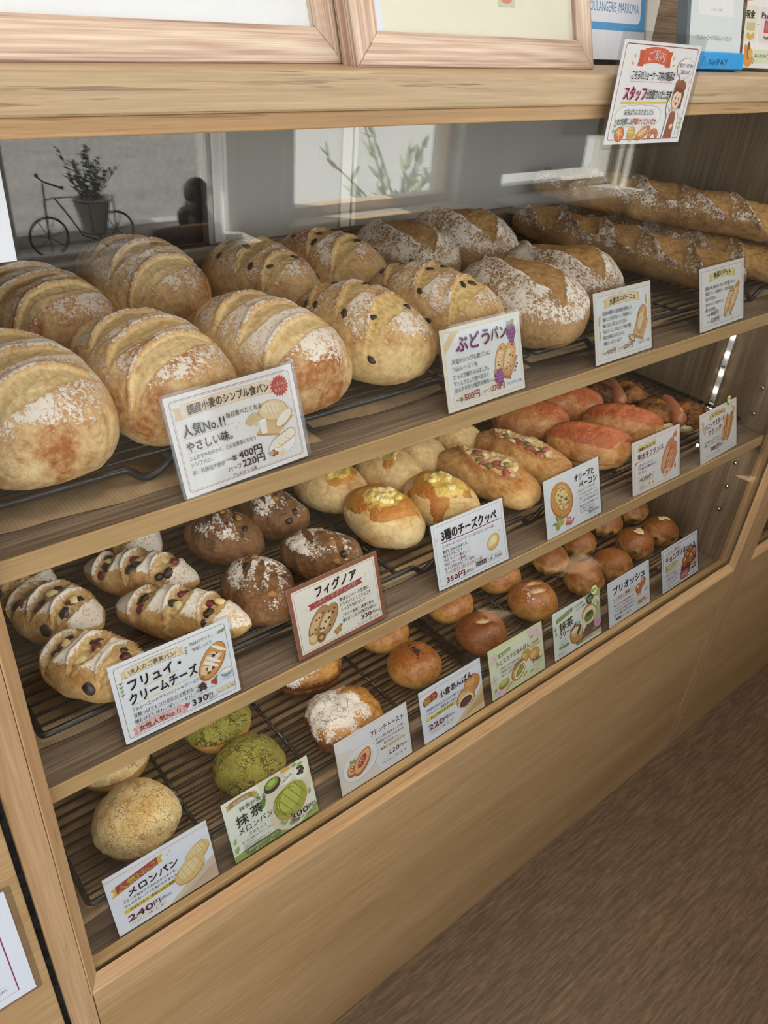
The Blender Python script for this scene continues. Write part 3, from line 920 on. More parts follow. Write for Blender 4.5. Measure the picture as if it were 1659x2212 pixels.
def place(o, x, y, z, yaw):
    o.location = (x, y, z)
    o.rotation_euler = (0, 0, rad(yaw))
    return o
def bit(d, parent, name, mat, u, v, size, seed, lift=0.3):
    """small piece pressed into the top of a dough at (u,v) in half-length, half-width units"""
    x, y = u * d.L / 2, v * d.W / 2
    k = np.argmin((d.P[..., 0] - x) ** 2 + (d.P[..., 1] - y) ** 2 + (d.N[..., 2] < 0.05) * 1.0)
    i, j = np.unravel_index(k, d.U.shape)
    p = d.P[i, j] + d.N[i, j] * size[2] * lift
    n = Vector(d.N[i, j])
    r2 = random.Random(seed)
    q = n.to_track_quat('Z', 'Y') @ Matrix.Rotation(r2.uniform(0, 6.28), 3, 'Z').to_quaternion()
    g = G()
    g.ball((0, 0, 0), *size, 8, 10)
    g.v = [tuple((Vector(w) * (1 + 0.16 * math.sin(900 * w[0] + seed) * math.cos(800 * w[1] + seed)))) for w in g.v]
    o = obj(name, g, mat, parent)
    o.location = (p[0], p[1], p[2] - d.zmin)
    o.rotation_mode = 'QUATERNION'
    o.rotation_quaternion = q
    return o

GR = {}
def finish(name, d, mat, label, cat, group, pos, z):
    o = link(name, d.mesh(name), mat)
    tag(o, label, cat, group)
    return place(o, pos[0], pos[1], z, pos[2])

ZT, ZM, ZB = 1.1497, 0.8905, 0.5972     # tops of the racks
# ---- plain white loaves
def plain_loaf(x, y, yaw, L, Wd, H, seed, label):
    d = Dough(L, Wd, H, 150, 190, 0.66, 0.90, 0.40, seed, big=0.035)
    d.flour = d.top(0.15, 0.75) * (0.95 + 0.3 * fbm(d.P0, 25, seed, 2)) * (1 - 0.75 * sstep(-d.P0[..., 0] / (L / 2), 0.75, 1.0))
    d.bake = 0.10 + 0.42 * d.top(0.1, 0.9) + 0.40 * sstep(fbm(d.P0, 16, seed + 4, 3), 0.05, 0.8) + 0.25 * sstep(d.P0[..., 0] / (L / 2), 0.3, 0.9)
    for k, u in enumerate((-0.70, -0.26, 0.18, 0.60)):
        d.slash(u + 0.03 * math.sin(seed + k), -0.30, 0.0128, 0.060, 0.0034, 0.0016, v0=0.0, rough=0.0006, shape=2.6)
    d.rough(0.0007, 90)
    return finish('white_loaf', d, M_SIMPLE, label, 'bread loaf', 'plain white loaves', (x, y, yaw), ZT)
plain_loaf(0.156, 0.142, -90, 0.186, 0.134, 0.100, 1, 'plain white loaf at the front left corner of the upper shelf')
plain_loaf(0.277, 0.154, -88, 0.174, 0.132, 0.098, 2, 'plain white loaf standing directly behind the white loaf price card')
plain_loaf(0.402, 0.149, -88, 0.188, 0.128, 0.096, 3, 'plain white loaf with browned front, between price card and raisin loaf')
plain_loaf(0.243, 0.342, -88, 0.188, 0.134, 0.098, 4, 'plain white loaf in the back row, under the bicycle planter reflection, left one')
plain_loaf(0.380, 0.392, -87, 0.188, 0.134, 0.098, 5, 'plain white loaf in the back row beside the raisin loaves')
# ---- raisin loaves
def raisin_loaf(x, y, yaw, L, Wd, H, seed, label):
    d = Dough(L, Wd, H, 140, 170, 0.70, 0.92, 0.40, seed, big=0.04)
    d.flour = d.top(0.2, 0.8) * (0.9 + 0.3 * fbm(d.P0, 25, seed, 2))
    d.bake = 0.14 + 0.45 * d.top(0.1, 0.9) + 0.40 * sstep(fbm(d.P0, 18, seed + 4, 3), 0.05, 0.8)
    us = (-0.58, -0.04, 0.50)
    for k, u in enumerate(us):
        d.slash(u + 0.04 * math.sin(seed * 2 + k), -0.34, 0.0140, 0.054, 0.0030, 0.0016, rough=0.0007, shape=2.2)
    d.rough(0.0009, 80)
    o = finish('raisin_loaf', d, M_RAISIN, label, 'bread loaf', 'raisin loaves', (x, y, yaw), ZT)
    r2 = random.Random(seed)
    for k in range(11):
        u, v = (us[k % 3] + r2.uniform(-0.05, 0.05), r2.uniform(-0.5, 0.5)) if k < 6 else (r2.uniform(-0.8, 0.85), r2.choice((-1, 1)) * r2.uniform(0.45, 0.93))
        bit(d, o, 'raisin', M_DRIED, u, v, (r2.uniform(0.0045, 0.0075), r2.uniform(0.0030, 0.0048), 0.0022), seed * 31 + k, -0.1)
    return o
raisin_loaf(0.526, 0.151, -86, 0.180, 0.124, 0.090, 11, 'raisin loaf at the front, left of the purple raisin bread card')
raisin_loaf(0.653, 0.172, -84, 0.180, 0.120, 0.088, 12, 'raisin loaf standing behind the purple raisin bread card')
raisin_loaf(0.524, 0.362, -82, 0.178, 0.118, 0.086, 13, 'raisin loaf in the back row beside the plain loaves, large raisins on its flank')
raisin_loaf(0.640, 0.374, -82, 0.178, 0.112, 0.084, 14, 'raisin loaf in the back row beside the barley loaves')
# ---- barley loaves
def barley_loaf(x, y, yaw, L, Wd, H, seed, label):
    d = Dough(L, Wd, H, 140, 170, 0.74, 0.95, 0.40, seed, big=0.045)
    d.flour = d.top(-0.1, 0.5) * 1.15
    d.bake = 0.30 + 0.45 * d.top(0.0, 0.9) + 0.3 * sstep(fbm(d.P0, 18, seed + 4, 3), 0.0, 0.8)
    d.slash(-0.02, -1.32, 0.0255, 0.084, 0.0034, 0.0055, v0=-0.02, rough=0.0010, shape=3.0)
    d.bake = np.clip(d.bake, 0, 1)
    d.rough(0.0010, 70)
    return finish('barley_loaf', d, M_BARLEY, label, 'bread loaf', 'barley country loaves', (x, y, yaw), ZT)
barley_loaf(0.771, 0.137, -86, 0.182, 0.126, 0.086, 21, 'brown barley country loaf at the front, left of its cream price card')
barley_loaf(0.902, 0.184, -82, 0.182, 0.122, 0.085, 22, 'brown barley country loaf standing behind the cream barley bread card')
barley_loaf(0.784, 0.383, -84, 0.182, 0.124, 0.086, 23, 'brown barley country loaf in the back row behind the raisin loaf')
barley_loaf(0.907, 0.386, -84, 0.182, 0.122, 0.086, 24, 'brown barley country loaf in the back row nearest the baguettes')
# ---- baguettes
def baguette(x, y, yaw, L, Wd, H, z, seed, label):
    d = Dough(L, Wd, H, 280, 120, 0.42, 0.95, 0.40, seed, big=0.04)
    d.flour = d.top(-0.2, 0.4) * 0.92
    d.bake = 0.30 + 0.4 * d.top(0.0, 0.9) + 0.35 * sstep(fbm(d.P0, 18, seed + 4, 3), 0.0, 0.8)
    for k, u in enumerate((-0.74, -0.37, 0.0, 0.37, 0.74)):
        d.slash(u, -1.02, 0.0200, 0.066, 0.0034, 0.0050, v0=-0.04, rough=0.0009, shape=2.6)
    d.rough(0.0009, 70)
    return finish('baguette', d, M_BAG, label, 'baguette', 'baguettes', (x, y, yaw), z)
baguette(1.176, 0.282, -87, 0.44, 0.084, 0.064, ZT, 31, 'floured baguette lying nearest the barley loaves, lower left of the pile')
baguette(1.300, 0.285, -86, 0.44, 0.084, 0.064, ZT, 32, 'floured baguette mostly hidden under the top baguette and behind its card')
baguette(1.268, 0.296, -75, 0.45, 0.086, 0.062, ZT + 0.061, 33, 'floured baguette lying across on top of the two other baguettes')
# ---- fruit and cream cheese breads
def fruit_bread(x, y, yaw, L, Wd, H, seed, label):
    d = Dough(L, Wd, H, 120, 130, 1.18, 0.95, 0.42, seed, big=0.05)
    d.flour = d.top(0.1, 0.55) * 1.6
    d.bake = 0.25 + 0.30 * d.top(0.1, 0.9) + 0.45 * sstep(fbm(d.P0, 22, seed + 4, 3), 0.0, 0.8)
    us = (-0.52, -0.03, 0.46)
    for k, u in enumerate(us):
        d.slash(u, 0.16, 0.0115, 0.033, 0.0085, 0.0030, rough=0.0022, shape=2.6, lo=0.0)
    d.flour *= (1 - sstep(d.P0[..., 1] / (Wd / 2), 0.55, 0.8)) * (1 - sstep(-d.P0[..., 1] / (Wd / 2), 0.55, 0.8))
    d.rough(0.0010, 75)
    o = finish('fruit_bread', d, M_FRUIT, label, 'bread', 'fruit and cream cheese breads', (x, y, yaw), ZM)
    r2 = random.Random(seed)
    for k in range(12):
        u, v = us[k % 3] + r2.uniform(-0.09, 0.09), r2.uniform(-0.55, 0.55)
        nm, mt = (('raisin', M_DRIED), ('cranberry', M_CRAN), ('cream_cheese', M_CREAM))[(k // 3) % 3]
        bit(d, o, nm, mt, u, v, (0.0060, 0.0050, 0.0036) if k < 6 else (0.0075, 0.0055, 0.0036), seed * 7 + k, 0.12)
    bit(d, o, 'raisin', M_DRIED, 0.25, -0.93, (0.0075, 0.006, 0.002), seed + 5, 0.0)
    return o
fruit_bread(0.170, 0.111, -56, 0.128, 0.074, 0.054, 41, 'floured fruit bread at the front left, left of the fruit cream cheese card')
fruit_bread(0.166, 0.213, -55, 0.115, 0.074, 0.054, 42, 'floured fruit bread by the left post, second from the front')
fruit_bread(0.145, 0.300, -60, 0.130, 0.072, 0.050, 43, 'fruit bread by the left post, at the back under the upper shelf')
fruit_bread(0.272, 0.226, -44, 0.138, 0.064, 0.050, 44, 'floured fruit bread in the middle of its group, second row')
fruit_bread(0.279, 0.134, -47, 0.156, 0.066, 0.050, 45, 'long floured fruit bread directly behind the fruit cream cheese card')
fruit_bread(0.285, 0.312, -70, 0.130, 0.074, 0.050, 46, 'fruit bread in the back row next to the dark fig breads')
# ---- fig and walnut rye breads
def fig_bread(x, y, yaw, L, Wd, H, seed, label):
    d = Dough(L, Wd, H, 120, 130, 1.12, 0.95, 0.42, seed, big=0.06)
    d.flour = d.top(0.35, 0.8) * (0.85 + 0.7 * fbm(d.P0, 40, seed, 2))
    d.bake = 0.35 + 0.4 * d.top(0.0, 0.9) + 0.3 * fbm(d.P0, 25, seed, 2)
    for k, u in enumerate((-0.38, 0.02, 0.42)):
        d.slash(u, -0.75, 0.0050, 0.024, 0.0020, 0.0012, rough=0.0012, lo=0.1)
    d.rough(0.0020, 60)
    o = finish('fig_walnut_bread', d, M_RYE, label, 'bread', 'dark fig and walnut breads', (x, y, yaw), ZM)
    r2 = random.Random(seed)
    for k in range(4):
        bit(d, o, 'walnut' if k % 2 else 'fig', M_WALNUT if k % 2 else M_DRIED, r2.uniform(-0.7, 0.7), r2.uniform(-0.8, 0.6), (0.0055, 0.0042, 0.0025), seed * 3 + k, 0.1)
    return o
fig_bread(0.366, 0.116, -80, 0.108, 0.083, 0.060, 51, 'dark fig bread at the front, left of the fig walnut card')
fig_bread(0.466, 0.134, -62, 0.108, 0.081, 0.059, 52, 'dark fig bread standing behind the fig walnut card')
fig_bread(0.385, 0.234, -58, 0.106, 0.076, 0.058, 53, 'dark fig bread in the second row, heavily floured, beside the fruit breads')
fig_bread(0.464, 0.241, -52, 0.106, 0.076, 0.058, 54, 'dark fig bread in the second row, barely floured, near the cheese rolls')
# ---- cheese rolls
def cheese_roll(x, y, yaw, L, Wd, H, seed, label, cheesy=1.0):
    d = Dough(L, Wd, H, 120, 130, 1.12, 0.95, 0.42, seed, big=0.04)
    d.bake = 0.12 + 0.40 * sstep(fbm(d.P0, 26, seed + 4, 3), 0.0, 0.8) + 0.25 * d.top(0.2, 0.9)
    rr = np.sqrt((d.P0[..., 0] / (L / 2) * 1.12) ** 2 + (d.P0[..., 1] / (Wd / 2) * 0.95) ** 2)
    d.push(-0.004 * np.exp(-(rr / 0.35) ** 2) * d.top())
    d.rough(0.0007, 90)
    o = finish('cheese_roll', d, M_CHEESE, label, 'bread roll', 'three-cheese rolls', (x, y, yaw), ZM)
    if cheesy:
        n = fbm(d.P0, 42, seed + 8, 3)
        drip = 0.30 * np.exp(-((np.arctan2(d.P0[..., 1], d.P0[..., 0]) - (2.4 if seed % 2 else -1.2)) / 0.30) ** 2)
        mask = (0.84 * cheesy + drip - rr + 0.24 * n) * (d.N[..., 2] > -0.25)
        lump = np.clip(fbm(d.P0, 80, seed + 2, 2) + 0.15, 0, 1) * np.exp(-(rr / 0.5) ** 2)
        d.extra = sstep(rr + 0.25 * n, 0.36, 0.66)
        lift = np.where(mask > 0, 0.0004 + 0.0016 * np.clip(mask * 4, 0, 1) + 0.0075 * lump, 0)
        link('melted_cheese', d.shell('melted_cheese', mask, lift), M_MELT, o)
        r2 = random.Random(seed)
        if cheesy > 0.9:
            for k in range(14):
                bit(d, o, 'cheese_lump', M_CREAM if k % 3 else plain('#f1dc85', 0.35, 0.5, name='yellow_cheese'), r2.uniform(-0.32, 0.32), r2.uniform(-0.40, 0.40), (0.0068, 0.0056, 0.0044), seed + k, 0.55)
    return o
cheese_roll(0.584, 0.157, -78, 0.126, 0.090, 0.064, 61, 'golden cheese roll with an open cheesy top at the front, left of the cheese card')
cheese_roll(0.679, 0.145, -72, 0.118, 0.087, 0.061, 62, 'golden cheese roll standing behind the three-cheese card')
cheese_roll(0.572, 0.258, -70, 0.116, 0.090, 0.058, 63, 'golden cheese roll with an orange crust in the second row, left one', 0.75)
cheese_roll(0.668, 0.250, -68, 0.116, 0.088, 0.058, 64, 'pale cheese roll in the second row, behind the two front cheese rolls', 0.35)
cheese_roll(0.745, 0.270, -70, 0.105, 0.080, 0.052, 65, 'small pale roll in the second row behind the left bacon roll', 0.3)
cheese_roll(0.832, 0.282, -62, 0.100, 0.075, 0.050, 66, 'small pale roll in the second row behind the right bacon roll', 0)
# ---- olive and bacon rolls
def bacon_roll(x, y, yaw, L, Wd, H, seed, label):
    d = Dough(L, Wd, H, 150, 130, 0.62, 0.92, 0.42, seed, big=0.04)
    d.bake = 0.15 + 0.35 * d.top(0.0, 0.9) + 0.42 * sstep(fbm(d.P0, 24, seed + 4, 3), 0.0, 0.8)
    d.slash(-0.05, -1.42, 0.0225, 0.064, 0.011, 0.0060, v0=0.05, rough=0.0028, shape=2.6, lo=-0.05)
    d.rough(0.0010, 80)
    o = finish('bacon_olive_roll', d, M_OLIVE, label, 'bread roll', 'olive and bacon rolls', (x, y, yaw), ZM)
    r2 = random.Random(seed)
    for k in range(18):
        u = -0.58 + 1.04 * k / 17
        nm, mt, sz = (('bacon', M_BACON, (0.0095, 0.0055, 0.0034)), ('olive', M_OLIV, (0.0062, 0.0058, 0.0042)), ('bacon_fat', M_BACONF, (0.0085, 0.0050, 0.0034)))[(k * 2 + k // 4) % 3]
        bit(d, o, nm, mt, u, 0.05 - 0.10 * u + r2.uniform(-0.26, 0.22), sz, seed + k, 0.12)
    return o
bacon_roll(0.785, 0.155, -79, 0.168, 0.082, 0.058, 71, 'long bacon and olive roll with split top, left of its white card')
bacon_roll(0.874, 0.168, -76, 0.168, 0.080, 0.056, 72, 'long bacon and olive roll with split top directly behind its white card')
# ---- mentaiko rolls
def roe_roll(x, y, yaw, L, Wd, H, seed, label):
    d = Dough(L, Wd, H, 120, 130, 0.88, 0.95, 0.42, seed, big=0.03)
    d.bake = 0.35 + 0.30 * d.top(0.0, 0.9) + 0.4 * sstep(fbm(d.P0, 24, seed + 4, 3), 0.0, 0.8)
    y_ = d.P0[..., 1] / (Wd / 2)
    d.push(0.004 * np.exp(-(y_ / 0.16) ** 2) * d.top(0.3, 0.8))
    # seam low on the side
    zrel = (d.P0[..., 2]) / H
    d.push(-0.0030 * np.exp(-((zrel + 0.14) / 0.035) ** 2))
    d.rough(0.0010, 80)
    o = finish('spicy_roe_roll', d, M_MENT, label, 'bread roll', 'spicy roe rolls', (x, y, yaw), ZM)
    n = fbm(d.P0, 38, seed + 8, 3)
    mask = (sstep(d.N[..., 2], 0.35, 0.95) + 0.55 * n + 0.45 * np.exp(-(y_ / 0.3) ** 2) - 0.72)
    link('roe_spread', d.shell('roe_spread', mask, 0.0004 + 0.0010 * np.clip(mask * 3, 0, 1)), M_ROE, o)
    r2 = random.Random(seed)
    for k in range(5):
        bit(d, o, 'parsley_fleck', M_HERB, r2.uniform(-0.3, 0.3), r2.uniform(-0.25, 0.25), (0.0028, 0.0018, 0.0008), seed + k, 1.6)
    return o
roe_roll(0.974, 0.240, -52, 0.132, 0.088, 0.066, 81, 'orange-topped spicy roe roll in the second row, left one')
roe_roll(0.992, 0.132, -47, 0.138, 0.088, 0.066, 82, 'orange-topped spicy roe roll at the front, left of its flame card')
roe_roll(1.096, 0.144, -50, 0.134, 0.088, 0.066, 83, 'orange-topped spicy roe roll standing behind its flame card')
roe_roll(1.080, 0.252, -50, 0.130, 0.088, 0.066, 84, 'orange-topped spicy roe roll in the second row beside the sausage bread')
# ---- sausage breads
def sausage_bread(x, y, yaw, L, Wd, H, seed, label):
    d = Dough(L, Wd, H, 110, 120, 0.86, 0.95, 0.42, seed, big=0.03)
    d.bake = 0.05 + 0.3 * sstep(fbm(d.P0, 24, seed + 4, 3), 0.0, 0.8)
    d.push(-0.012 * np.exp(-(d.P0[..., 0] / 0.014) ** 2) * d.top(-0.3, 0.5))
    d.rough(0.0006, 80)
    o = finish('sausage_bread', d, M_SAUS, label, 'bread', 'honey mustard sausage breads', (x, y, yaw), ZM)
    n = fbm(d.P0, 55, seed + 8, 3)
    mask = (sstep(d.N[..., 2], 0.0, 0.6) + 0.5 * n - 0.30)
    d.bake = 0.62 + 0.55 * fbm(d.P0, 70, seed + 2, 3)
    link('mustard_topping', d.shell('mustard_topping', mask, 0.0005 + 0.0030 * np.clip(mask * 3, 0, 1) + 0.0016 * np.clip(fbm(d.P0, 150, seed, 2), 0, 1)), M_CHAR, o)
    g = G()
    zt = H * 0.60
    ks = np.linspace(-1, 1, 15)
    g.tube([(0.002 * math.sin(k * 2), k * (Wd * 0.60), zt + 0.004 - 0.005 * k * k) for k in ks], 0.0138, 16, radii=[0.0145 * max(0.06, (1 - abs(k) ** 7)) ** 0.5 for k in ks])
    obj('sausage', g, M_SAUSK, o)
    return o
sausage_bread(1.197, 0.236, -33, 0.128, 0.080, 0.052, 91, 'sausage bread with dark mustard topping at the back under the upper shelf')
sausage_bread(1.224, 0.130, -33, 0.128, 0.080, 0.052, 92, 'sausage bread with dark mustard topping at the front beside the honey mustard card')
# ---- melon breads
def cookie_bun(x, y, D, H, seed, label, cat, group, name, bunm, cookm, part, low):
    d = Dough(D, D, H, 110, 140, 0.98, 1.0, 0.44, seed, big=0.035)
    d.bake = 0.30 + 0.3 * fbm(d.P0, 25, seed, 2)
    o = finish(name, d, bunm, label, cat, group, (x, y, -70), ZB)
    zrel = d.P0[..., 2] / H
    mask = zrel - low - 0.12 * d.P0[..., 0] / (D / 2) + 0.035 * fbm(d.P0, 22, seed + 5, 2)
    edge = np.clip(mask / 0.05, 0, 1)
    d.bake = 0.25 + 0.55 * sstep(d.N[..., 2], 0.3, 1.0) * sstep(fbm(d.P0, 24, seed + 2, 3), -0.3, 0.6)
    link(part, d.shell(part, mask, 0.0030 * edge ** 0.5 + 0.0007 * fbm(d.P0, 110, seed + 3, 3)), cookm, o)
    return o
M_MBUN = bread_mat('melon_bun_side', '#dda85e', '#b27533', '#dda85e', '#b27533', 0.0, rough=0.5, bump=0.15)
cookie_bun(0.189, 0.128, 0.102, 0.067, 101, 'round golden melon bread at the front left of the bottom level', 'sweet bun', 'melon breads', 'melon_bread', M_MBUN, M_MELON, 'cookie_crust', -0.06)
cookie_bun(0.202, 0.240, 0.102, 0.064, 102, 'golden melon bread half hidden under the lower shelf edge', 'sweet bun', 'melon breads', 'melon_bread', M_MBUN, M_MELON, 'cookie_crust', -0.02)
cookie_bun(0.346, 0.118, 0.090, 0.058, 103, 'green matcha melon bread directly behind its green card', 'sweet bun', 'matcha melon breads', 'matcha_melon_bread', M_MBUN, M_MATCHA, 'matcha_crust', -0.05)
cookie_bun(0.348, 0.210, 0.092, 0.056, 104, 'green matcha melon bread half hidden under the lower shelf edge', 'sweet bun', 'matcha melon breads', 'matcha_melon_bread', M_MBUN, M_MATCHA, 'matcha_crust', 0.06)
# ---- french toast
def toast(x, y, yaw, seed, label):
    d = Dough(0.112, 0.102, 0.056, 120, 130, 0.70, 0.80, 0.46, seed, big=0.06)
    u = (d.P0[..., 0] + 0.022) / 0.040
    v = (d.P0[..., 1] - 0.002) / 0.042
    rr = np.sqrt(u * u + v * v) + 0.28 * fbm(d.P0, 40, seed + 6, 2)
    d.bake = 0.25 + 0.85 * sstep(-d.N[..., 2], -0.75, 0.1) + 0.3 * fbm(d.P0, 35, seed, 3)
    d.flour = 1.5 * (1 - sstep(rr, 0.85, 1.45)) * d.top(-0.1, 0.4)
    d.push(-0.0025 * np.exp(-((d.P0[..., 2] / 0.056 + 0.05) / 0.05) ** 2))
    d.rough(0.0022, 70)
    o = finish('french_toast', d, M_TOAST, label, 'sweet bread', 'french toasts', (x, y, yaw), ZB)
    mask = (0.72 - rr) * (d.N[..., 2] > 0.25)
    link('sugar_crust', d.shell('sugar_crust', mask, 0.0010 + 0.0006 * fbm(d.P0, 120, seed, 2)), M_SUGAR, o)
    return o
toast(0.501, 0.110, -14, 111, 'french toast with a white sugar cap standing behind its card')
toast(0.515, 0.230, -20, 112, 'french toast half hidden under the lower shelf edge')
# ---- filled buns
def bun(x, y, D, H, seed, label, group, kind, mat, name):
    d = Dough(D, D, H, 100, 120, 0.97, 1.0, 0.45, seed, big=0.025)
    d.bake = 0.05 + 0.85 * sstep(d.N[..., 2], -0.25, 0.95) + 0.15 * fbm(d.P0, 28, seed, 2)
    yaw = (seed * 53) % 360
    if kind == 'slit':
        yaw = -20
        d.push(-0.006 * np.exp(-((d.P0[..., 0] / 0.022) ** 2 + (d.P0[..., 1] / 0.010) ** 2)) * d.top())
        d.slash(0, 1.57, 0.0050, 0.0155, 0.0060, 0.0016, rough=0.0006, lo=0.3)
    if kind == 'cuts':
        yaw = -25
        d.flour = d.top(0.3, 0.9) * 0.75
        for w in (-0.26, 0.22):
            d.slash(0.0, 1.45, 0.0045, 0.018, 0.0065, 0.0018, v0=w, rough=0.0006, lo=0.3)
    d.rough(0.0005, 80)
    o = finish(name, d, mat, label, 'sweet bun', group, (x, y, yaw), ZB)
    if kind == 'sesame':
        r2 = random.Random(seed)
        g = G()
        for k in range(44):
            a, r = r2.uniform(0, 6.28), 0.0095 * abs(r2.gauss(0, 0.75))
            px, py = r * math.cos(a), r * math.sin(a)
            k_ = np.argmin((d.P[..., 0] - px) ** 2 + (d.P[..., 1] - py) ** 2 + (d.N[..., 2] < 0) * 1.0)
            i, j = np.unravel_index(k_, d.U.shape)
            pz = d.P[i, j][2] - d.zmin + 0.0004 + 0.0005 * r2.random()
            g.ball((px, py, pz), 0.0021, 0.0011, 0.0007, 5, 6, rot=Matrix.Rotation(r2.uniform(0, 6.28), 3, 'Z'))
        s_ = obj('sesame_seeds', g, M_SESAME, o)
        s_['kind'] = 'stuff'
    return o
bun(0.655, 0.134, 0.087, 0.056, 121, 'shiny brown bean bun with black sesame on top, behind its card', 'sesame bean buns', 'sesame', M_BUN, 'bean_bun')
bun(0.664, 0.224, 0.087, 0.054, 122, 'brown bean bun partly hidden under the shelf, behind the sesame bun', 'sesame bean buns', 'sesame', M_BUN, 'bean_bun')
bun(0.799, 0.126, 0.086, 0.056, 123, 'dark brown pistachio bean bun with a slit on top', 'pistachio bean buns', 'slit', M_BUND, 'pistachio_bun')
bun(0.807, 0.214, 0.086, 0.054, 124, 'pistachio bean bun partly hidden under the shelf, behind the dark slit bun', 'pistachio bean buns', 'slit', M_BUN, 'pistachio_bun')
bun(0.938, 0.135, 0.087, 0.054, 125, 'sugar-dusted matcha cream bun with two cuts showing green cream', 'matcha cream buns', 'cuts', M_BUN, 'matcha_cream_bun')
bun(0.939, 0.224, 0.087, 0.054, 126, 'matcha cream bun partly hidden under the shelf, behind the dusted one', 'matcha cream buns', 'cuts', M_BUN, 'matcha_cream_bun')
# ---- brioches
def brioche(x, y, D, H, seed, label, choc):
    d = Dough(D, D, H, 90, 140, 0.94, 1.0, 0.47, seed, big=0.02)
    P = d.P
    zr = (P[..., 2] - P[..., 2].min()) / H
    ang = np.arctan2(P[..., 1], P[..., 0])
    low = 1 - sstep(zr, 0.25, 0.58)
    k = 1 - 0.24 * (1 - sstep(zr, 0.0, 0.55)) + 0.07 * low * np.cos(11 * ang + seed)
    P = P.copy()
    P[..., 0] *= k
    P[..., 1] *= k
    d.P = P
    d.P0 = P.copy()
    d.N = d.normals()
    d.bake = 1.0 * sstep(zr, 0.34, 0.72) - 0.18 * low * np.cos(11 * ang + seed) + 0.18 * fbm(P, 28, seed, 2)
    d.rough(0.0006, 80)
    nm = 'chocolate_brioche' if choc else 'brioche'
    o = finish(nm, d, M_BRIO, label, 'brioche', 'chocolate brioches' if choc else 'plain brioches', (x, y, seed * 41 % 360), ZB)
    if choc:
        r2 = random.Random(seed)
        for q in range(7):
            a = r2.uniform(0, 6.28)
            r = r2.uniform(0.0, 0.26)
            b_ = bit(d, o, 'almond_slice', M_ALMOND, r * math.cos(a), r * math.sin(a), (0.0068, 0.0046, 0.0008), seed + q, 1.5 + q * 0.6)
        for q in range(6):
            a = 6.28 * q / 6 + 0.4
            i = int(d.nu / 2 + d.nu * 0.40 * math.cos(a))
            j = int(d.nv * (0.03 if math.sin(a) > 0 else 0.47)) % d.nv
            p = d.P[i, j]
            g = G(); g.ball((0, 0, 0), 0.0046, 0.0046, 0.0040, 7, 9)
            c_ = obj('chocolate_chip', g, M_CHOC, o)
            c_.location = (p[0] * 0.985, p[1] * 0.985, p[2] - d.zmin + r2.uniform(-0.004, 0.004))
    return o
brioche(1.060, 0.119, 0.075, 0.058, 131, 'plain fluted brioche at the front, just behind the round NEW badge', 0)
brioche(1.143, 0.116, 0.075, 0.058, 132, 'plain fluted brioche standing behind the brioche card', 0)
brioche(1.057, 0.199, 0.074, 0.056, 133, 'plain fluted brioche in the second row, left one', 0)
brioche(1.150, 0.205, 0.074, 0.056, 134, 'plain fluted brioche in the second row, beside the chocolate brioches', 0)
brioche(1.241, 0.134, 0.074, 0.058, 135, 'chocolate brioche with almond slices and a chocolate chip at the front', 1)
brioche(1.326, 0.131, 0.074, 0.058, 136, 'chocolate brioche with almond slices behind its card, by the side panel', 1)
brioche(1.254, 0.217, 0.074, 0.056, 137, 'chocolate brioche half hidden in the second row, left one', 1)
brioche(1.342, 0.214, 0.074, 0.056, 138, 'chocolate brioche at the back corner by the side panel', 1)
# ------------------------------------------------------------------ printing: lettering and flat pictures in card millimetres
_fc = bpy.data.curves.new('type_setter', 'FONT')
_fc.resolution_u = 2
_fo = bpy.data.objects.new('type_setter', _fc)
COL.objects.link(_fo)
_tc = {}
def glyphs(s):
    k = s
    if k not in _tc:
        _fc.body = s
        bpy.context.view_layer.update()
        me = bpy.data.meshes.new_from_object(_fo.evaluated_get(bpy.context.evaluated_depsgraph_get()))
        v = [(p.co.x, p.co.y) for p in me.vertices]
        f = [tuple(p.vertices) for p in me.polygons]
        bpy.data.meshes.remove(me)
        _tc[k] = (v, f)
    return _tc[k]
def star_pts(cx, cy, r0, r1, n, rot=0.0, sy=1.0):
    return [(cx + (r0 if i % 2 == 0 else r1) * math.cos(rot + math.pi * i / n), cy + sy * (r0 if i % 2 == 0 else r1) * math.sin(rot + math.pi * i / n)) for i in range(2 * n)]
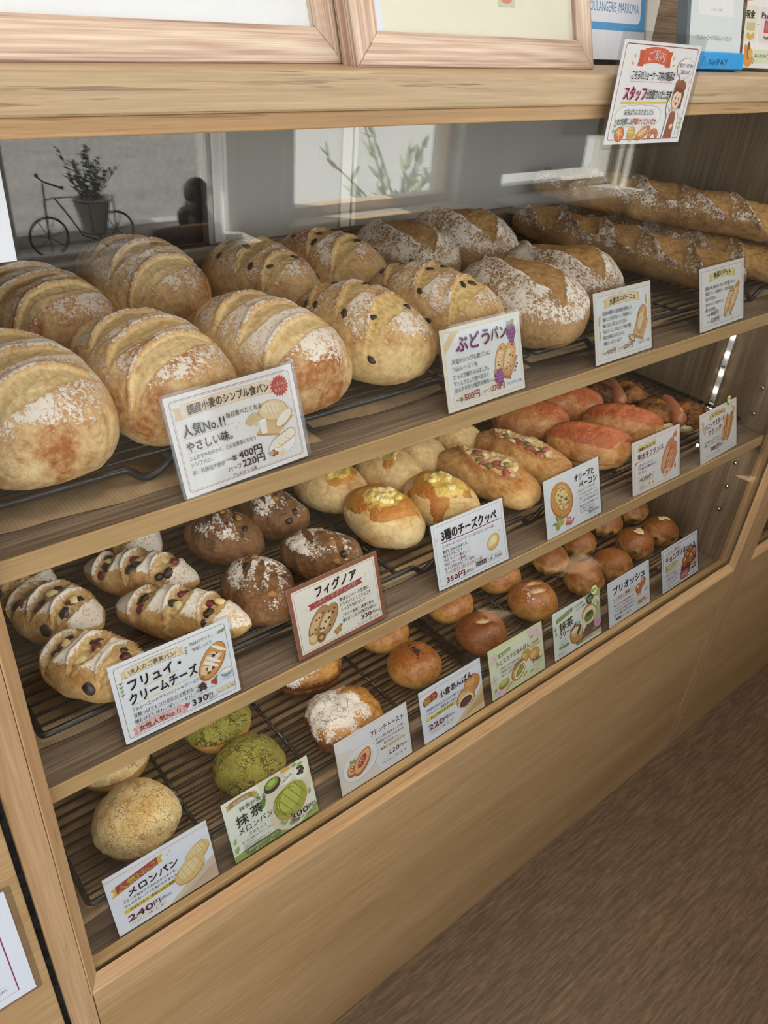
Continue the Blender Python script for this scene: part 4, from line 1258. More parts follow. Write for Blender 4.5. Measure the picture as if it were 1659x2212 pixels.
class Print:
    STEP = 0.000012
    def __init__(s):
        s.k = 0
        s.pic, s.let = [G(), {}], [G(), {}]
    def _mi(s, tgt, col):
        if col not in tgt[1]:
            tgt[1][col] = len(tgt[1])
        return tgt[1][col]
    def poly(s, pts, col, tgt=None):
        tgt = tgt or s.pic
        s.k += 1
        y = -s.k * s.STEP
        tgt[0].add([(a * 0.001, y, b * 0.001) for a, b in pts], [tuple(range(len(pts)))], s._mi(tgt, col))
    def ell(s, cx, cy, rx, ry, col, rot=0.0, n=28):
        c, d = math.cos(rad(rot)), math.sin(rad(rot))
        s.poly([(cx + rx * math.cos(t) * c - ry * math.sin(t) * d, cy + rx * math.cos(t) * d + ry * math.sin(t) * c) for t in (2 * math.pi * i / n for i in range(n))], col)
    def rect(s, x, y, w, h, col, r=0.0):
        if r <= 0:
            s.poly([(x, y), (x + w, y), (x + w, y + h), (x, y + h)], col)
        else:
            p = []
            for cx, cy, a0 in ((x + w - r, y + r, -90), (x + w - r, y + h - r, 0), (x + r, y + h - r, 90), (x + r, y + r, 180)):
                p += [(cx + r * math.cos(rad(a0 + 15 * i)), cy + r * math.sin(rad(a0 + 15 * i))) for i in range(7)]
            s.poly(p, col)
    def frame(s, x, y, w, h, lw, col, r=1.5, inner='#ffffff'):
        s.rect(x, y, w, h, col, r)
        s.rect(x + lw, y + lw, w - 2 * lw, h - 2 * lw, inner, max(0, r - lw))
    def line(s, pts, w, col):
        P = [Vector((a, b)) for a, b in pts]
        for a, b in zip(P, P[1:]):
            d = (b - a)
            if d.length < 1e-6:
                continue
            n = Vector((-d.y, d.x)).normalized() * w / 2
            s.poly([tuple(a + n), tuple(a - n), tuple(b - n), tuple(b + n)], col)
    def arc(s, cx, cy, rx, ry, a0, a1, w, col, n=14):
        s.line([(cx + rx * math.cos(rad(a0 + (a1 - a0) * i / n)), cy + ry * math.sin(rad(a0 + (a1 - a0) * i / n))) for i in range(n + 1)], w, col)
    def dots(s, pts, r, col):
        for a, b in pts:
            s.ell(a, b, r, r, col, n=10)
    def text(s, t, x, y, size, col, w=None, bold=0.0, rot=0.0, align='l', shear=0.0, arch=0.0):
        v, f = glyphs(t)
        if not v:
            return
        xs_ = [p[0] for p in v]
        x0, x1 = min(xs_), max(xs_)
        sx = size
        if w:
            sx = w / (x1 - x0)
        c, d = math.cos(rad(rot)), math.sin(rad(rot))
        off = {'l': 0, 'c': -0.5, 'r': -1}[align] * (x1 - x0) * sx
        s.k += 1
        yy = -s.k * s.STEP
        o = []
        for p in v:
            a = (p[0] - x0) * sx + off + shear * p[1] * size
            b = p[1] * size
            if arch:
                u = (p[0] - x0) / (x1 - x0) - 0.5
                b += arch * (0.25 - u * u) * 4
            o.append(((x + a * c - b * d) * 0.001, yy, (y + a * d + b * c) * 0.001))
        # heavier weights: the same letters printed again a hair to each side
        e = bold * size * 0.001 * 0.68
        n = 1 if bold < 0.008 else (2 if bold < 0.02 else 6)
        for q in range(n):
            dx, dz = (0, 0) if n == 1 else (e * math.cos(2 * math.pi * q / n), e * math.sin(2 * math.pi * q / n))
            s.let[0].add([(p[0] + dx, p[1], p[2] + dz) for p in o], f, s._mi(s.let, col))
    def ribbon(s, x, y, w, h, col, edge=None, dark=None, arch=0.0, tail=4.0):
        dark = dark or col
        for sx, xx in ((-1, x), (1, x + w)):
            s.poly([(xx - sx * 1.5, y - 1.2), (xx + sx * tail, y - 1.2), (xx + sx * (tail - 1.6), y - 1.2 + h / 2), (xx + sx * tail, y - 1.2 + h), (xx - sx * 1.5, y - 1.2 + h)], dark)
        n = 12
        lo = [(x + w * i / n, y + arch * (0.25 - (i / n - 0.5) ** 2) * 4) for i in range(n + 1)]
        hi = [(a, b + h) for a, b in reversed(lo)]
        if edge:
            s.poly([(a - (0.5 if i == 0 else 0), b - 0.4) for i, (a, b) in enumerate(lo)] + [(a, b + 0.4) for a, b in hi], edge)
        s.poly(lo + hi, col)
    def leaf(s, x, y, l, w, rot, col):
        p = [(0, 0), (l * 0.3, w * 0.5), (l * 0.7, w * 0.38), (l, 0), (l * 0.7, -w * 0.38), (l * 0.3, -w * 0.5)]
        c, d = math.cos(rad(rot)), math.sin(rad(rot))
        s.poly([(x + a * c - b * d, y + a * d + b * c) for a, b in p], col)
    def sprig(s, x, y, l, rot, col, n=4, lw=3.0):
        c, d = math.cos(rad(rot)), math.sin(rad(rot))
        s.line([(x, y), (x + l * c, y + l * d)], 0.35, col)
        for i in range(n):
            f = (i + 0.6) / n
            for sg in (-1, 1):
                s.leaf(x + l * f * c, y + l * f * d, lw, lw * 0.45, rot + sg * 42, col)
    def wheat(s, x, y, l, rot, col):
        c, d = math.cos(rad(rot)), math.sin(rad(rot))
        s.line([(x, y), (x + l * c, y + l * d)], 0.3, col)
        for i in range(6):
            f = 0.4 + 0.6 * i / 6
            for sg in (-1, 1):
                s.leaf(x + l * f * c, y + l * f * d, 3.6, 1.5, rot + sg * 28, col)
    def bun(s, cx, cy, rx, ry, rot=0.0, base='#d9984f', dark='#a9672c', hi='#efc07c'):
        s.ell(cx + 0.3, cy - 0.6, rx * 1.03, ry * 1.03, '#e0c7a2', rot)
        s.ell(cx, cy, rx, ry, dark, rot)
        s.ell(cx, cy + ry * 0.04, rx * 0.95, ry * 0.93, base, rot)
        c, d = math.cos(rad(rot)), math.sin(rad(rot))
        s.ell(cx - rx * 0.15 * c - ry * 0.25 * d, cy - rx * 0.15 * d + ry * 0.25 * c, rx * 0.62, ry * 0.50, hi, rot)
    def at(s, cx, cy, rot, u, v):
        c, d = math.cos(rad(rot)), math.sin(rad(rot))
        return cx + u * c - v * d, cy + u * d + v * c
    def loaf(s, cx, cy, rx, ry, rot, cuts=3, base='#e2ae68', dark='#b5773a', hi='#f2d29a', spots=None, flour=True):
        s.bun(cx, cy, rx, ry, rot, base, dark, hi)
        for i in range(cuts):
            u = rx * (-0.55 + 1.1 * (i + 0.5) / cuts)
            a = s.at(cx, cy, rot, u - rx * 0.06, ry * 0.72)
            b = s.at(cx, cy, rot, u + rx * 0.16, -ry * 0.55)
            s.line([a, b], rx * 0.13, '#f6e3bd')
            s.line([a, b], rx * 0.03, dark)
        if spots:
            r2 = random.Random(int(cx * 7 + cy))
            for i in range(spots[1]):
                u, v = r2.uniform(-0.75, 0.75), r2.uniform(-0.6, 0.6)
                p = s.at(cx, cy, rot, rx * u, ry * v * (1 - u * u * 0.5))
                s.ell(p[0], p[1], spots[2], spots[2] * 0.8, spots[0], n=10)
    def sparkle(s, x, y, r, col='#e8cf9a'):
        s.poly(star_pts(x, y, r, r * 0.28, 4, math.pi / 2), col)
    def rays(s, x, y, rot, col, l=4.0, n=3, spread=28):
        for i in range(n):
            a = rad(rot + (i - (n - 1) / 2) * spread)
            s.line([(x + 1.6 * math.cos(a), y + 1.6 * math.sin(a)), (x + l * math.cos(a), y + l * math.sin(a))], 0.55, col)

PAPERM = {}
def inkset(tgt):
    return [plain(c, 0.5, 0.3) for c in tgt[1]]
def card(name, label, loc, tilt, yaw, draw, w=127.0, h=88.0, paper='#f1f0ee', margin=(3, 3, 3, 3), roll=0.0, stand=False, pouch=True, group='printed price cards', cat='price card', thick=0.0005):
    t = thing(name, label, cat, loc, (rad(-tilt), rad(-roll), rad(yaw)), group)
    g = G(); g.box(-w / 2000, w / 2000, 0, thick, 0, h / 1000)
    obj('paper', g, plain(paper, 0.6, 0.3), t)
    p = Print()
    draw(p)
    for nm, tgt in (('picture', p.pic), ('lettering', p.let)):
        if tgt[0].v:
            gg = G()
            up = 0.0 if nm == 'picture' else p.k * Print.STEP
            gg.v = [(a - w / 2000, b if nm == 'picture' else b * 0.15 - up, c) for a, b, c in tgt[0].v]
            gg.f, gg.mi, gg.smooth = tgt[0].f, tgt[0].mi, tgt[0].smooth
            me = bpy.data.meshes.new(nm)
            me.from_pydata(gg.v, [], gg.f)
            me.polygons.foreach_set('material_index', gg.mi)
            me.update()
            link(nm, me, inkset(tgt), t)
    depth = -(p.k * 1.15 + 3) * Print.STEP
    if pouch:
        l, r, b, u = (m / 1000 for m in margin)
        x0, x1, z0, z1, rr = -w / 2000 - l, w / 2000 + r, -b, h / 1000 + u, 0.003
        pts = []
        for cx, cz, a0 in ((x1 - rr, z0 + rr, -90), (x1 - rr, z1 - rr, 0), (x0 + rr, z1 - rr, 90), (x0 + rr, z0 + rr, 180)):
            pts += [(cx + rr * math.cos(rad(a0 + 22.5 * i)), cz + rr * math.sin(rad(a0 + 22.5 * i))) for i in range(5)]
        g = G()
        g.loft([(a, depth - 0.0001, c) for a, c in pts], [(a, thick + 0.0002, c) for a, c in pts])
        obj('clear_sleeve', g, POUCH, t)
    if stand:
        g = G()
        g.box(-0.030, 0.030, 0.0012, 0.0030, -0.0015, 0.040)
        obj('stand_back', g, ACRYL, t)
        a = rad(tilt)
        g = G()
        # foot lies level on the shelf although the card leans
        def lv(x, d, u):
            return (x, d * math.cos(a) - u * math.sin(a), d * math.sin(a) + u * math.cos(a))
        b0 = -0.0012
        g.loft([lv(-0.030, 0.002, b0), lv(0.030, 0.002, b0), lv(0.030, 0.002, b0 + 0.0018), lv(-0.030, 0.002, b0 + 0.0018)], [lv(-0.030, 0.045, b0), lv(0.030, 0.045, b0), lv(0.030, 0.045, b0 + 0.0018), lv(-0.030, 0.045, b0 + 0.0018)])
        obj('stand_foot', g, ACRYL, t)
    return t

BR, DK_, RED, PUR = '#4f332c', '#33302f', '#b9323c', '#a13a94'
def T_simple(p):
    p.frame(4, 4, 119, 80, 0.5, '#a4625e', 3, '#f0eeec'); p.frame(5.2, 5.2, 116.6, 77.6, 0.35, '#b98a80', 2.5, '#efecea')
    p.ribbon(13, 68, 88, 11, '#f1ddc2', '#d9b994', '#e3c8a4', 1.2, 7)
    p.text('国産小麦のシンプル食パン', 19, 70.2, 9, BR, 80, 0.022, arch=1.2)
    p.poly(star_pts(111, 71.5, 10, 8, 18), '#c9473f')
    p.text('人気No.1!', 111, 72.3, 4.4, '#f5e6cf', 15, 0.02, align='c'); p.text('食事パン', 111, 67, 4.4, '#f5e6cf', 14, 0.02, align='c')
    p.text('人気No.1!', 10, 52.5, 11.5, BR, 40, 0.03); p.text('毎日食べたくなる', 52, 57.5, 5.6, BR, 36, 0.018)
    p.line([(9, 50), (58, 51.5)], 0.5, '#e0b77c')
    p.text('やさしい味。', 10, 39.5, 9.5, BR, 44, 0.024); p.line([(9, 37.3), (40, 37.8)], 0.4, '#e0b77c')
    p.sparkle(60, 47, 2.4); p.sparkle(64, 50, 1.5)
    p.text('ふんわりやわらかく、どんな食事にも合う', 10, 31.5, 4.4, BR, 66, 0.01); p.text('シンプルさ。', 10, 26, 4.4, BR, 21, 0.01)
    p.text('卵、乳製品不使用', 10, 18.8, 4.6, BR, 31, 0.008)
    p.text('一本', 43, 19.5, 6, BR, 11, 0.02); p.text('400円', 56, 19.5, 8.8, BR, 24, 0.03)
    p.text('ハーフ', 43, 11, 6, BR, 13, 0.014); p.text('220円', 58, 11, 8.8, BR, 23, 0.03)
    p.text('アレルゲン 小麦', 46, 5.4, 3.8, BR, 25, 0.01)
    p.poly([(78, 36), (101, 30), (121, 42), (99, 48)], '#e3bd8b'); p.poly([(78, 36), (101, 30), (101, 28), (78, 34)], '#c99b62')
    for i in range(5):
        p.wheat(80, 43, 10, 70 + 20 * i, '#dcbf86')
    p.loaf(99, 52, 15, 9.5, -8, 4, '#eccfa2', '#cda06a', '#f6e3c4'); p.ell(109, 42.5, 11, 5, '#cda06a', 32); p.ell(108.6, 42.8, 10.4, 4.4, '#f7efdf', 32)
    p.poly([(82, 46), (90, 46), (89, 34), (83, 34)], '#f4efe4'); p.ell(86, 46, 4, 1.2, '#ffffff')
    p.ell(102, 19, 16, 9.5, '#e7e1d8', 18); p.ell(102, 19.4, 15, 8.6, '#f7f5f1', 18)
    for i in range(4):
        p.ell(98 + 4.6 * i, 22 + 1.6 * i, 6, 5, '#d9a869', 10); p.ell(97.6 + 4.6 * i, 22.2 + 1.6 * i, 5.4, 4.4, '#f8f0de', 10)
    p.dots([(91, 15.5), (94, 13), (90.5, 12.5)], 1.9, '#c4473a'); p.dots([(98, 12), (101, 12.6)], 2.2, '#f1dfae'); p.ell(88.5, 14.5, 3, 2, '#a9b56a')
def T_raisin(p):
    p.rect(0, 0, 127, 88, '#f4e8d4'); p.frame(4, 4, 119, 80, 0.4, '#d8b78f', 2.5, '#eef1f0')
    p.poly([(4.4, 62), (4.4, 72), (16, 83.6), (30, 83.6), (20, 76), (12, 68)], '#eacfa0')
    p.text('ぶどう', 21, 62, 19, PUR, 53, 0.04, rot=1); p.text('パン', 76, 64, 17, '#7b4a3c', 26, 0.03)
    p.text('人気のシンプル食パンに', 12, 50, 6.2, BR, 60, 0.014); p.text('ラムレーズン', 12, 42, 6.2, PUR, 33, 0.018); p.text('を', 46, 42, 5.6, BR, 5, 0.014)
    p.text('たっぷり練り込みました。', 12, 34, 6, BR, 56, 0.012); p.text('ずっしりとした食べ応えと、', 12, 26.6, 6, BR, 57, 0.012); p.text('ほんのり甘い贅沢な味わい。', 12, 19.6, 6, BR, 61, 0.012)
    p.frame(9, 6.5, 42, 11, 0.3, '#e5cf9d', 2, '#f3ead7'); p.frame(53, 6.5, 40, 11, 0.3, '#e5cf9d', 2, '#f3ead7')
    p.text('一本', 12, 9, 6, BR, 11, 0.02); p.text('500円', 25, 8.6, 9.5, '#c0484a', 24, 0.02)
    p.text('ハーフ', 55.5, 9.4, 5.5, BR, 12, 0.012); p.text('270円', 68.5, 8.8, 8.6, '#c0484a', 22, 0.02); p.text('アレルゲン 小麦', 95, 10, 3.9, BR, 25, 0.01)
    p.poly([(76, 26), (104, 18), (119, 40), (93, 46)], '#c98a5c'); p.poly([(76, 26), (104, 18), (104, 15.5), (76, 23.5)], '#a86b42')
    p.loaf(90, 42, 17, 9.5, 66, 2, '#e7b06a', '#b7743c', '#f1d3a0', ('#5a3229', 9, 0.9)); p.loaf(104, 41, 19, 9.5, 66, 2, '#e7b06a', '#b7743c', '#f1d3a0', ('#5a3229', 10, 1.0))
    def grapes(x, y, r, rows):
        yy = y
        for n in rows:
            for i in range(n):
                cx = x + (i - (n - 1) / 2) * r * 1.7
                p.ell(cx, yy, r, r * 1.15, '#7a3777', n=14); p.ell(cx - r * 0.2, yy + r * 0.25, r * 0.7, r * 0.8, '#a9609f', n=12)
            yy -= r * 1.75
    grapes(110, 75, 2.3, (3, 4, 4, 3, 2, 1)); p.leaf(109, 77, 6, 4.5, 150, '#a8b555'); p.leaf(111, 77, 7, 5, 35, '#93a648')
    grapes(84, 28.5, 2.1, (3, 3, 4, 3, 1)); p.leaf(80, 29, 5, 4, 160, '#a8b555'); p.dots([(76.5, 19.5), (115, 31), (112.5, 28), (110.5, 24)], 1.4, '#7a3f52')
def T_camp(p):
    p.rect(0, 0, 127, 88, '#f2e8dc'); p.frame(4.5, 4.5, 118, 78, 0.4, '#b99a7c', 1.5, '#edf1f1')
    p.ribbon(27, 68, 68, 10.5, '#f3dfb4', '#c79a68', '#e8c98c', 1.5, 6)
    p.text('大麦カンパーニュ', 33, 70.6, 8.2, BR, 56, 0.022, arch=1.4)
    for i, (s, w_) in enumerate((('国産大麦粉と全粒粉を使用した', 65), ('香ばしさが広がるハード系食事パン', 64), ('噛むほどに感じるコクと旨み', 52), ('外はパリっと、中はさっくり軽い食感', 61), ('毎日の食事にもぴったりの、', 46), ('栄養たっぷりな一品です', 41))):
        p.text(s, 17, 59 - 7.4 * i, 5.4, '#4b4040', w_, 0.010)
    p.frame(8, 8, 37, 10.5, 0.3, '#e2cb94', 2, '#f2ecdf'); p.frame(47, 8, 35, 10.5, 0.3, '#e2cb94', 2, '#f2ecdf')
    p.text('一本', 12, 10.5, 5, BR, 9, 0.014); p.text('400円', 22.5, 10.2, 7.4, '#8a4a50', 20, 0.014); p.text('ハーフ', 49.5, 11, 4.6, BR, 10, 0.01); p.text('220円', 61, 10.6, 7.4, '#8a4a50', 19, 0.014)
    p.text('アレルゲン 小麦', 93, 11, 4.4, BR, 27, 0.01)
    for y in (22, 40):
        p.wheat(9, y, 18, 82, '#dcbf84')
    p.wheat(118, 50, 22, 98, '#dcbf84'); p.wheat(112, 22, 16, 75, '#dcbf84')
    p.poly([(82, 26), (106, 18), (120, 40), (96, 46)], '#ddb07a'); p.poly([(82, 26), (106, 18), (106, 14.5), (82, 22.5)], '#c08f56')
    p.loaf(103, 42, 19, 10.5, 68, 1, '#d7a264', '#a46c38', '#eacb9a'); p.line([p.at(103, 42, 68, -14, 2), p.at(103, 42, 68, 15, 0)], 2.2, '#efdcb6')
    p.ell(80, 21, 8, 4, '#a97a4d', -35); p.ell(80, 21.6, 6, 2.6, '#e3cda0', -35)
def T_bag(p):
    p.rect(0, 0, 127, 88, '#efe9e2'); p.frame(5, 5, 117, 78, 0.7, '#a99c94', 2.5, '#efece9')
    p.ribbon(32, 68, 64, 10, '#ecdfa4', '#c9b878', '#e0c978', 1.5, 6)
    p.text('熟成バゲット', 38, 70.5, 8.6, BR, 50, 0.02, arch=1.4)
    for i, (s, w_) in enumerate((('国産小麦と塩のみで仕上げたシンプルな', 86), ('低温でじっくり発酵させ、小麦本来の', 74), ('旨みを引き出し、', 32), ('外はカリッと、中はサクッと', 50), ('軽やかな食感。', 28))):
        p.text(s, 15, 57 - 7.6 * i, 5.4, '#5b5050', w_, 0.010)
    p.text('一本', 18, 19.5, 5, BR, 9, 0.012); p.text('400円', 29, 19.2, 8, BR, 22, 0.014); p.text('ハーフ', 18, 10, 5, BR, 11, 0.01); p.text('220円', 30, 9.6, 8, BR, 23, 0.014)
    p.frame(62, 8.5, 30, 8, 0.3, '#b9a58c', 1, '#efece9'); p.text('アレルゲン 小麦', 64.5, 10.8, 4, BR, 25, 0.01)
    p.loaf(82, 33, 24, 7, 55, 4, '#d9a05c', '#a9672f', '#eec898'); p.loaf(98, 36, 26, 7.5, 55, 4, '#d9a05c', '#a9672f', '#eec898'); p.wheat(84, 50, 12, 110, '#cdb978')
def T_fruit(p):
    p.frame(4.5, 4, 118, 80, 0.55, '#93694f', 3, '#eef1f5')
    p.ribbon(15, 70, 55, 9, '#f2e3c0', '#8d6f50', '#e8d3a2', 1.0, 5.5)
    p.text('\\大人のご褒美パン/', 17.5, 72, 6.2, BR, 50, 0.014, arch=1.0)
    p.text('フリュイ・', 15, 55.5, 13.5, '#2f2723', 55, 0.04, rot=2); p.text('クリームチーズ', 13, 40.5, 13, '#2f2723', 72, 0.04, rot=2)
    p.line([(30, 53.5), (66, 54.8)], 1.1, '#eee0a0'); p.line([(14, 38.4), (82, 40.2)], 1.1, '#eee0a0')
    p.text('ラムレーズン', 13, 32.4, 5, '#3b4a8f', 23, 0.012); p.text('×', 37, 32.6, 5, DK_, 3); p.text('クランベリー', 41, 32.7, 5, '#9b3550', 22, 0.012); p.text('×', 64.2, 33, 5, DK_, 3); p.text('クリームチーズ', 68.2, 33.2, 5, '#3b4a8f', 22, 0.012)
    p.text('甘酸っぱさとコクが広がる贅沢な一口', 13, 25.4, 4.8, DK_, 72, 0.012); p.text('噛むほどに味わい深いハードパン', 13, 18.6, 4.8, DK_, 65, 0.012)
    for y in (23.6, 16.8):
        p.line([(13, y), (84, y + 0.6)], 0.25, '#9a9aa4')
    p.ribbon(13, 6.6, 49, 8.6, '#f2c4c0', '#c77b7b', '#e9a4a0', 0.6, 4)
    p.text('女性人気No.1!', 15, 8.6, 6.8, '#a5474f', 44, 0.02); p.poly([(63.5, 12), (66, 15.5), (68, 13.5), (70, 15), (70, 12), (66.5, 8)], '#c4505c')
    p.text('330', 72, 8.4, 9.4, '#2f2723', 18, 0.024); p.text('円', 90.5, 10.4, 5, '#2f2723', 5, 0.014); p.text('(税込)', 90.5, 6.6, 3.4, '#2f2723', 9); p.line([(71, 6.6), (89, 6.8)], 0.6, '#e9b0b0')
    p.frame(100, 8.4, 22, 5.6, 0.25, '#b99f6a', 0.8, '#f1e7cc'); p.text('アレルゲン：小麦・乳製品', 101.2, 9.9, 3, BR, 19.6)
    p.sprig(8, 50, 17, 88, '#7d9a72'); p.sprig(112, 76, 9, 10, '#7d9a72'); p.sprig(77, 66, 9, 85, '#8fa886', 3, 2.6)
    p.text('外はパリッと、', 82, 74.5, 4.6, DK_, 25, 0.01, rot=3); p.text('中はしっとり', 84, 67.5, 4.6, DK_, 21, 0.01, rot=3)
    p.loaf(102, 48, 22, 12.5, 52, 2, '#dd9a4f', '#a5602a', '#f0cfa0')
    for u, v, c in ((-9, 1, '#5a2731'), (-6, -4, '#5a2731'), (6, 2, '#3c1f22'), (9, -2, '#3c1f22'), (-12, -2, '#6e2b38')):
        q = p.at(102, 48, 52, u, v); p.ell(q[0], q[1], 2.1, 1.8, c)
    for u, v in ((-8, -1), (7, -3)):
        q = p.at(102, 48, 52, u, v); p.ell(q[0], q[1], 3.4, 2.2, '#f7ecd2', 52)
    for u in (-3, 2, 15):
        q = p.at(102, 48, 52, u, 0); p.ell(q[0], q[1], 1.8, 9.5, '#fbf6ec', 52)
    for dx, dy in ((0, 0), (3, 1.4), (-2.4, 2), (1, 3.6), (-1.5, -2), (3, -2)):
        p.ell(86 + dx, 24 + dy, 2.1, 1.8, '#3e2a2e')
    p.leaf(83, 23, 5, 3, 200, '#8fa860'); p.dots([(98, 25), (101.4, 26.4), (101, 22.8)], 2.1, '#a8353f'); p.leaf(101, 28, 4.5, 3, 30, '#7d9a62')
    p.ell(114.5, 29, 6.4, 5, '#8aa4bb'); p.ell(114.5, 30.8, 6.2, 2.8, '#f6efdd'); p.ell(114.5, 32, 3.4, 2.2, '#fbf7ec')
    p.text('ラムレーズン', 80, 17.6, 2.8, '#3b4a8f', 13); p.text('クランベリー', 94, 18.4, 2.8, '#9b3550', 13); p.text('クリームチーズ', 108, 21, 2.8, '#3b4a8f', 14)
def T_fig(p):
    p.rect(0, 0, 127, 88, '#93573a'); p.rect(5, 5, 117, 78, '#efe7d8'); p.frame(7, 7, 113, 74, 0.5, '#b08a5c', 2, '#f1ecdf')
    p.text('フィグノア', 35, 66, 14, '#33231f', 58, 0.045, rot=1, shear=0.1)
    p.poly([(27, 53), (95, 57), (101, 57.4), (98.5, 61), (101.5, 64.6), (95, 64.2), (27, 60.4), (23, 60.2), (26, 56.8), (23, 53)], '#b33c3e')
    p.text('いちじく好きさん必見!', 32, 55.6, 6.2, '#f5ead4', 60, 0.02, rot=3.2)
    p.sparkle(20, 56, 3); p.sparkle(107, 66, 3)
    for i, (s, w_) in enumerate((('香ばしいハード生地に', 43), ('ドライいちじくとクルミを', 45), ('たっぷり包みました', 36))):
        p.text(s, 65, 47.6 - 6.4 * i, 5.2, DK_, w_, 0.012)
    p.text('プチプチ食感と 濃厚な甘み', 65, 27.2, 4.8, DK_, 47, 0.012); p.text('噛むほどに広がる贅沢な味わい', 65, 21, 4.8, DK_, 50, 0.012)
    p.text('330', 91, 13, 8, '#8f2f3c', 15, 0.03); p.text('円', 106.5, 13.4, 5, '#8f2f3c', 5, 0.014); p.text('(税込)', 112, 14, 3, BR, 7); p.text('アレルゲン：小麦・クルミ', 84, 8.4, 3.3, BR, 32)
    p.loaf(33, 36, 21, 10, 48, 0, '#b88a58', '#7d5530', '#dcb988', ('#4e2d22', 7, 1.5)); p.loaf(46, 33, 21, 10.5, 50, 0, '#b88a58', '#7d5530', '#e3c79c', ('#4e2d22', 9, 1.7))
    p.ell(22, 18, 6, 6.4, '#c8a04e'); p.ell(22, 19, 4.4, 5, '#e0c98c'); p.ell(33, 16, 6.6, 6, '#a8783f', 20); p.ell(33, 16, 5.2, 4.6, '#7b4a2c', 20); p.ell(33, 16, 3, 2.6, '#d0a060', 20)
    for dx, dy in ((0, 0), (4, 2), (8, 4), (2, -3), (6, -1)):
        p.ell(53 + dx, 15 + dy, 2.8, 2.2, '#c79a58', 30); p.ell(53 + dx, 15 + dy, 1.4, 0.8, '#8f6434', 30)
def T_cheese(p):
    p.frame(3.5, 3.5, 120, 81, 0.7, '#d8b070', 3, '#ecf0f7')
    p.text('3種のチーズクッペ', 15, 64, 15.5, '#322a22', 98, 0.05)
    p.line([(14, 60.8), (62, 60.2), (118, 61.6)], 1.3, '#a94c74')
    p.text('ゴーダチーズ・マリボーチーズ・ゴルゴンゾーラチーズを', 14, 53.5, 4.4, '#a0454f', 92, 0.014)
    for i, (s, c, w_) in enumerate((('贅沢に包み込みました。', DK_, 44), ('焼き上げることで', DK_, 33), ('外は', DK_, 9), ('中は', DK_, 9), ('ひと口で広がるコクと旨み。', DK_, 52), ('チーズ好きにはたまらない一品！', '#c25a4c', 66))):
        p.text(s, 14, 46.4 - 5.7 * i, 4.8, c, w_, 0.016)
    p.text('カリッ', 24, 35, 4.8, '#c25a4c', 12, 0.018); p.text('と香ばしく、', 37, 35, 4.8, DK_, 23, 0.014); p.text('とろ〜り濃厚。', 24, 29.3, 4.8, '#c25a4c', 28, 0.018)
    p.line([(14, 16.6), (82, 17)], 0.8, '#efd98c'); p.text('350円', 14, 6.6, 9.6, '#a5203f', 32, 0.035); p.text('(税込)', 48, 7.6, 5, DK_, 14)
    p.frame(66, 9, 50, 7.4, 0.35, '#5b4d44', 0.6, '#ecf0f7'); p.rect(67, 9.8, 19, 5.8, '#5b4d44'); p.text('アレルゲン', 68, 11.2, 3.6, '#f2ead8', 17, 0.014); p.text('小麦・乳製品', 89, 11, 4, DK_, 25, 0.01)
    p.bun(102, 34, 12.5, 9.5, 40, '#ecc077', '#c98a3e', '#f7e3a4'); p.ell(103.5, 35.5, 7, 5, '#f7efb4', 40); p.dots([(101, 37), (105, 35), (104, 39)], 1.4, '#fbf7d4')
    p.rays(9.5, 66, 150, '#d8b070'); p.rays(119, 60, 30, '#d8b070'); p.rays(113, 44, 45, '#d8b070')
def T_olive(p):
    p.frame(4, 4, 119, 80, 0.3, '#cfd2d2', 3, '#ebeff2')
    p.text('オリーブと', 68, 67, 12, '#2b2a2a', 46, 0.03); p.text('ベーコン', 78, 54.5, 12, '#2b2a2a', 42, 0.03)
    p.text('― 旨味じゅわっと大人の味 ―', 70, 48.4, 4, '#b5a14c', 48, 0.008)
    for i, (s, w_) in enumerate((('アンチョビ入りオリーブと', 41), ('ゴロっとブロックベーコンを', 44), ('ハード生地に包み込みました', 45))):
        p.text(s, 76, 42 - 5.6 * i, 4.4, DK_, w_, 0.006)
    for i, (s, w_) in enumerate((('噛むほどに広がる風味とコク', 44), ('おつまみにもぴったり', 35), ('やみつきになる美味しさ', 37))):
        p.text(s, 76, 24 - 4.8 * i, 4.2, DK_, w_, 0.006)
    p.text('350', 95, 8.4, 7.4, DK_, 13, 0.012); p.text('円(税込)', 109, 9, 4, DK_, 13); p.frame(90, 2.4, 32, 5, 0.25, '#ddc98c', 0.8, '#ebeff2'); p.text('アレルゲン 小麦・乳', 93.5, 3.8, 3, BR, 26)
    p.bun(37, 49, 29, 23.5, -62, '#dc9a4a', '#a9642a', '#eebb74'); p.ell(39, 50, 20, 13.5, '#b87c3a', -62); p.ell(39, 50, 18.6, 12.4, '#eed79a', -62)
    r2 = random.Random(5)
    for i in range(26):
        u, v = r2.uniform(-14, 14), r2.uniform(-9, 9)
        q = p.at(39, 50, -62, u, v); p.ell(q[0], q[1], 2.6, 1.8, ('#8f8a3a', '#d98578', '#f3e3b0', '#c99a3c', '#a8a24c')[i % 5], r2.uniform(0, 180))
    p.ell(25, 13, 6.4, 4.8, '#b5ad3c', 70); p.ell(33, 17, 6, 4.8, '#c2b944', 60); p.leaf(27, 19, 12, 5, 120, '#8a9a52'); p.leaf(29, 20, 12, 5, 75, '#8a9a52'); p.leaf(24, 17, 11, 5, 170, '#8a9a52')
    p.poly([(42, 12), (53, 9), (56, 18), (45, 21)], '#dc8a80'); p.poly([(42, 12), (53, 9), (53, 6), (42, 9)], '#b9564e'); p.line([(43, 17), (55, 14)], 1.4, '#f2cfc4'); p.poly([(50, 4), (60, 10), (63, 16), (58, 13)], '#c25a4a')
